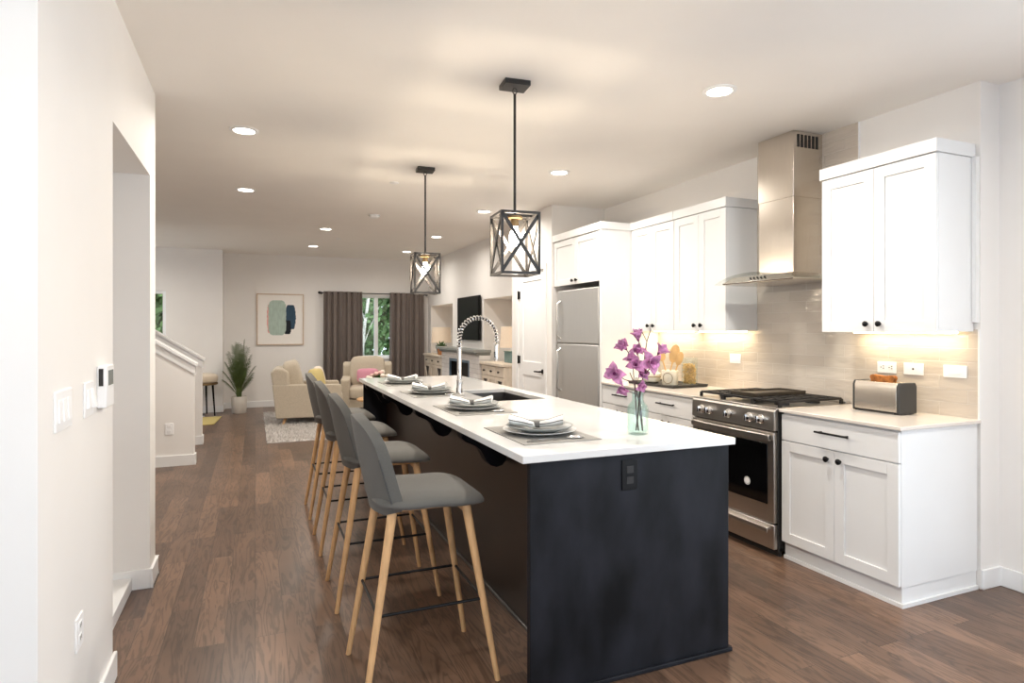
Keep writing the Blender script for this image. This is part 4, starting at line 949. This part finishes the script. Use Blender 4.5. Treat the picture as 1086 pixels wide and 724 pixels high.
# rug
rg = thing('shaggy_rug', 'pale grey shaggy rug under the armchairs', 'rug', (1.2,9.4,0))
RX0, RX1, RY_0, RY_1 = .13, 2.45, 8.08, 10.9
obj('backing', MB().box(RX0, RX1, RY_0, RY_1, .0005, .012), 'rug', rg)
pile = MB()
for k in range(26000):
    x = random.uniform(RX0, RX1); y = random.uniform(RY_0, RY_1)
    if x > 1.5 and random.random() < .75: continue
    h = random.uniform(.025,.055); a = random.uniform(0,2*pi); dx, dy = random.gauss(0,.018), random.gauss(0,.018); w = .006
    pile.add([(x-w*cos(a),y-w*sin(a),.011),(x+w*cos(a),y+w*sin(a),.011),(x+dx,y+dy,h)], [(0,1,2)])
po = obj('pile', pile, 'rug', rg, smooth=0); po['kind'] = 'stuff'

# armchairs
def armchair(lb, loc, rz, W=.86, D=.94):
    # local: faces +x, width along y
    t = thing('armchair', lb, 'armchair', loc, rz)
    kw = dict(world=False)
    obj('base', MB().box(-D/2+.10, D/2-.04, -W/2+.02, W/2-.02, .115, .26), 'beige', t, bevel=.015, seg=3, **kw)
    for s in (-1, 1):
        y0, y1 = (s*W/2-.14, s*W/2) if s > 0 else (s*W/2, s*W/2+.14)
        obj('arm', MB().prism([(-D/2+.03,.115),(D/2-.02,.115),(D/2,.56),(D/2-.02,.585),(-D/2-.02,.60)], y0, y1, 'y'), 'beige', t, bevel=.022, seg=4, **kw)
    obj('back', MB().prism([(-D/2+.05,.115),(-D/2+.26,.115),(-D/2+.20,.78),(-D/2+.12,.83),(-D/2+.02,.83),(-D/2-.045,.78)], -W/2+.005, W/2-.005, 'y'), 'beige', t, bevel=.03, seg=4, **kw)
    obj('seat_cushion', MB().ellipsoid((.08,0,.36), .42,.295,.10, .35,.25, 32, 14), 'beige', t, smooth=80, **kw)
    bc = MB().ellipsoid((0,0,0), .12,.295,.27, .45,.3, 32, 14); an = R(-14)
    bc.v = [(x*cos(an)+z*sin(an)-.20, y, -x*sin(an)+z*cos(an)+.665) for x,y,z in bc.v]
    obj('back_cushion', bc, 'beige', t, smooth=80, **kw)
    for sx in (-1,1):
        for sy in (-1,1): obj('leg', MB().tube([(sx*(D/2-.13)+.03,sy*(W/2-.09),.12),(sx*(D/2-.09)+.03,sy*(W/2-.06),.012)], [.024,.015], 10), 'oak', t, **kw)
    return t
armchair('beige linen armchair seen from its side, left on the shaggy rug', (.74, 9.80, 0), R(-4))
armchair('beige linen armchair facing the island with the pink cushion', (1.76, 10.58, 0), R(-100), W=.84, D=.86)
def pillow(name, c, rx, ry, rz_, rot, m, lb, tilt=0):
    mb = MB().ellipsoid((0,0,0), rx, ry, rz_, .9, .45, 28, 14)
    q = Matrix.Rotation(rot,3,'Z')@Matrix.Rotation(tilt,3,'Y')
    # cushions stand on edge: thin along local x
    mb.v = [tuple(Vector(c)+q@Vector((z, x, y))) for x,y,z in mb.v]
    return tag(obj(name, mb, m, smooth=80), lb, 'cushion')
pillow('throw_pillow', (.86, 9.68, .64), .17,.17,.065, R(-40), 'yellow', 'mustard yellow cushion on the left armchair', R(-14))
pillow('throw_pillow', (.93, 10.04, .655), .18,.17,.065, R(-20), 'floral', 'patterned cream cushion behind the yellow one on the left armchair', R(-14))
pillow('throw_pillow', (1.75, 10.49, .62), .18,.12,.06, R(-100), 'pink', 'pink cushion on the armchair facing the island', R(-14))

# coffee table with flowers (mostly behind the island)
t = thing('coffee_table', 'small round wooden table behind the far end of the island', 'table', (1.58,8.55,0))
obj('top', MB().lathe([(0,.42),(.29,.42),(.30,.43),(.30,.445),(.29,.45),(0,.45)], (1.58,8.55,0), 36), 'oak', t)
for k in range(3): a = 2*pi*k/3+.4; obj('leg', MB().tube([(1.58+.15*cos(a),8.55+.15*sin(a),.42),(1.58+.25*cos(a),8.55+.25*sin(a),.012)], [.02,.013], 10), 'oak', t)
fxy = (1.57,8.5)
tag(obj('flower_vase', MB().lathe([(0,.451),(.05,.451),(.06,.48),(.06,.58),(.045,.62),(.05,.65),(.045,.65),(.04,.62),(.052,.58),(.052,.47),(0,.462)], (*fxy,0), 24), 'ceramic'), 'small cream vase of roses on the round coffee table', 'vase')
t = thing('rose_bouquet', 'pink and cream roses with leaves showing above the far end of the island', 'flowers', (*fxy,.52))
lf = MB()
for k in range(70):
    a = random.uniform(0,2*pi); e = random.uniform(-.1,1.3); L = random.uniform(.10,.17); d_ = Vector((cos(a)*cos(e),sin(a)*cos(e),sin(e))); s_ = Vector((-sin(a),cos(a),0))*.022
    b0 = Vector((*fxy,.66)); p1 = b0+d_*L*.6; p2 = b0+d_*L; lf.add([b0+s_*.2,b0-s_*.2,p1-s_,p1+s_,p2],[(0,1,2,3),(3,2,4)])
lf.tube([(*fxy,.47),(*fxy,.67)], .012, 8)
obj('foliage', lf, 'leaf', t)
for k in range(11):
    a = 2*pi*k/11*2.2; r = .05+.055*(k%3); z = .79-.035*(k%3)+random.uniform(-.01,.02); c = (fxy[0]+r*cos(a), fxy[1]+r*sin(a), z)
    def rose(u, v):
        th = 2*pi*u; ph = pi*v; rr = .034*(1+.16*sin(5*th+7*ph))
        return (c[0]+rr*sin(ph)*cos(th), c[1]+rr*sin(ph)*sin(th), c[2]-rr*.85*cos(ph))
    obj('rose', MB().grid(rose, 20, 10, True), 'rose' if k%2 else 'roseW', t, smooth=80)

# ---------------------------------------------------------------- outdoors
struct('ground', MB().box(-14, 18, 12.15, 34, -.4, -.3), 'lawn')
def tree(x, y, h, cr, m, lb, seed, nleaf=2600, ls=1):
    rnd = random.Random(seed)
    t = thing('tree', lb, 'tree', (x,y,-.3), 0, 'trees outside the windows')
    pts = [(x+.12*sin(k*.9+seed), y+.1*cos(k*1.1), -.3+h*k/8) for k in range(9)]
    tk = MB().tube(pts, [(.05 if cr < .8 else .10)*(1-.08*k) for k in range(9)], 10)
    for k in range(8):
        i = rnd.randint(2,7); a = rnd.uniform(0,2*pi); p = Vector(pts[i]); tk.tube([p, p+Vector((cos(a)*.4*cr,sin(a)*.4*cr,.5)), p+Vector((cos(a)*.85*cr,sin(a)*.85*cr,1.0))], [.015,.010,.005], 6)
    obj('trunk', tk, 'bark', t)
    fo = MB()
    for k in range(nleaf):
        a = rnd.uniform(0,2*pi); r = cr*math.sqrt(rnd.random()); z = -.1+rnd.random()*(h*.98); r *= (1-.5*(z/h)**2)
        p = Vector((x+r*cos(a), y+r*sin(a)+.25, z)); n_ = Vector((rnd.gauss(0,1),rnd.gauss(0,1),rnd.gauss(0,1))).normalized(); u = n_.orthogonal().normalized(); w = n_.cross(u); s_ = rnd.uniform(.05,.11)*ls
        fo.add([p-u*s_, p+w*s_*.55, p+u*s_, p-w*s_*.55], [(0,1,2,3)])
    obj('foliage', fo, m, t, smooth=0)
for i, (x, y, h, cr, m, lb) in enumerate(((2.52,15.2,5.0,.50,'foliage','slim leafy green tree seen in the left half of the curtained window'),(3.70,15.6,5.2,.55,'foliage2','slim light green tree seen in the right half of the curtained window'),
        (1.3,18.2,6,1.35,'foliage','broad dark tree farther back behind the left curtain'),(4.1,18.4,6,1.38,'foliage','broad dark tree farther back seen through the curtained window'),(2.7,21.6,7.5,1.45,'foliage','tall dark tree at the rear, seen between the two slim trees'),(6.0,22.0,7.5,1.6,'foliage','tall dark tree at the rear behind the right curtain'),
        (-2.1,14.6,4.8,1.2,'foliage2','bushy green tree filling the small window left of the stair'),(-4.6,18,6,1.5,'foliage','dark tree farther back, left of the bushy one at the small window'),(-1.3,18.6,6,1.2,'foliage','dark tree farther back, right of the bushy one at the small window'))):
    tree(x, y, h, cr, m, lb, i*7+3, 5200 if i > 1 else 1500, 1 if i in (0,1) else 1.7)
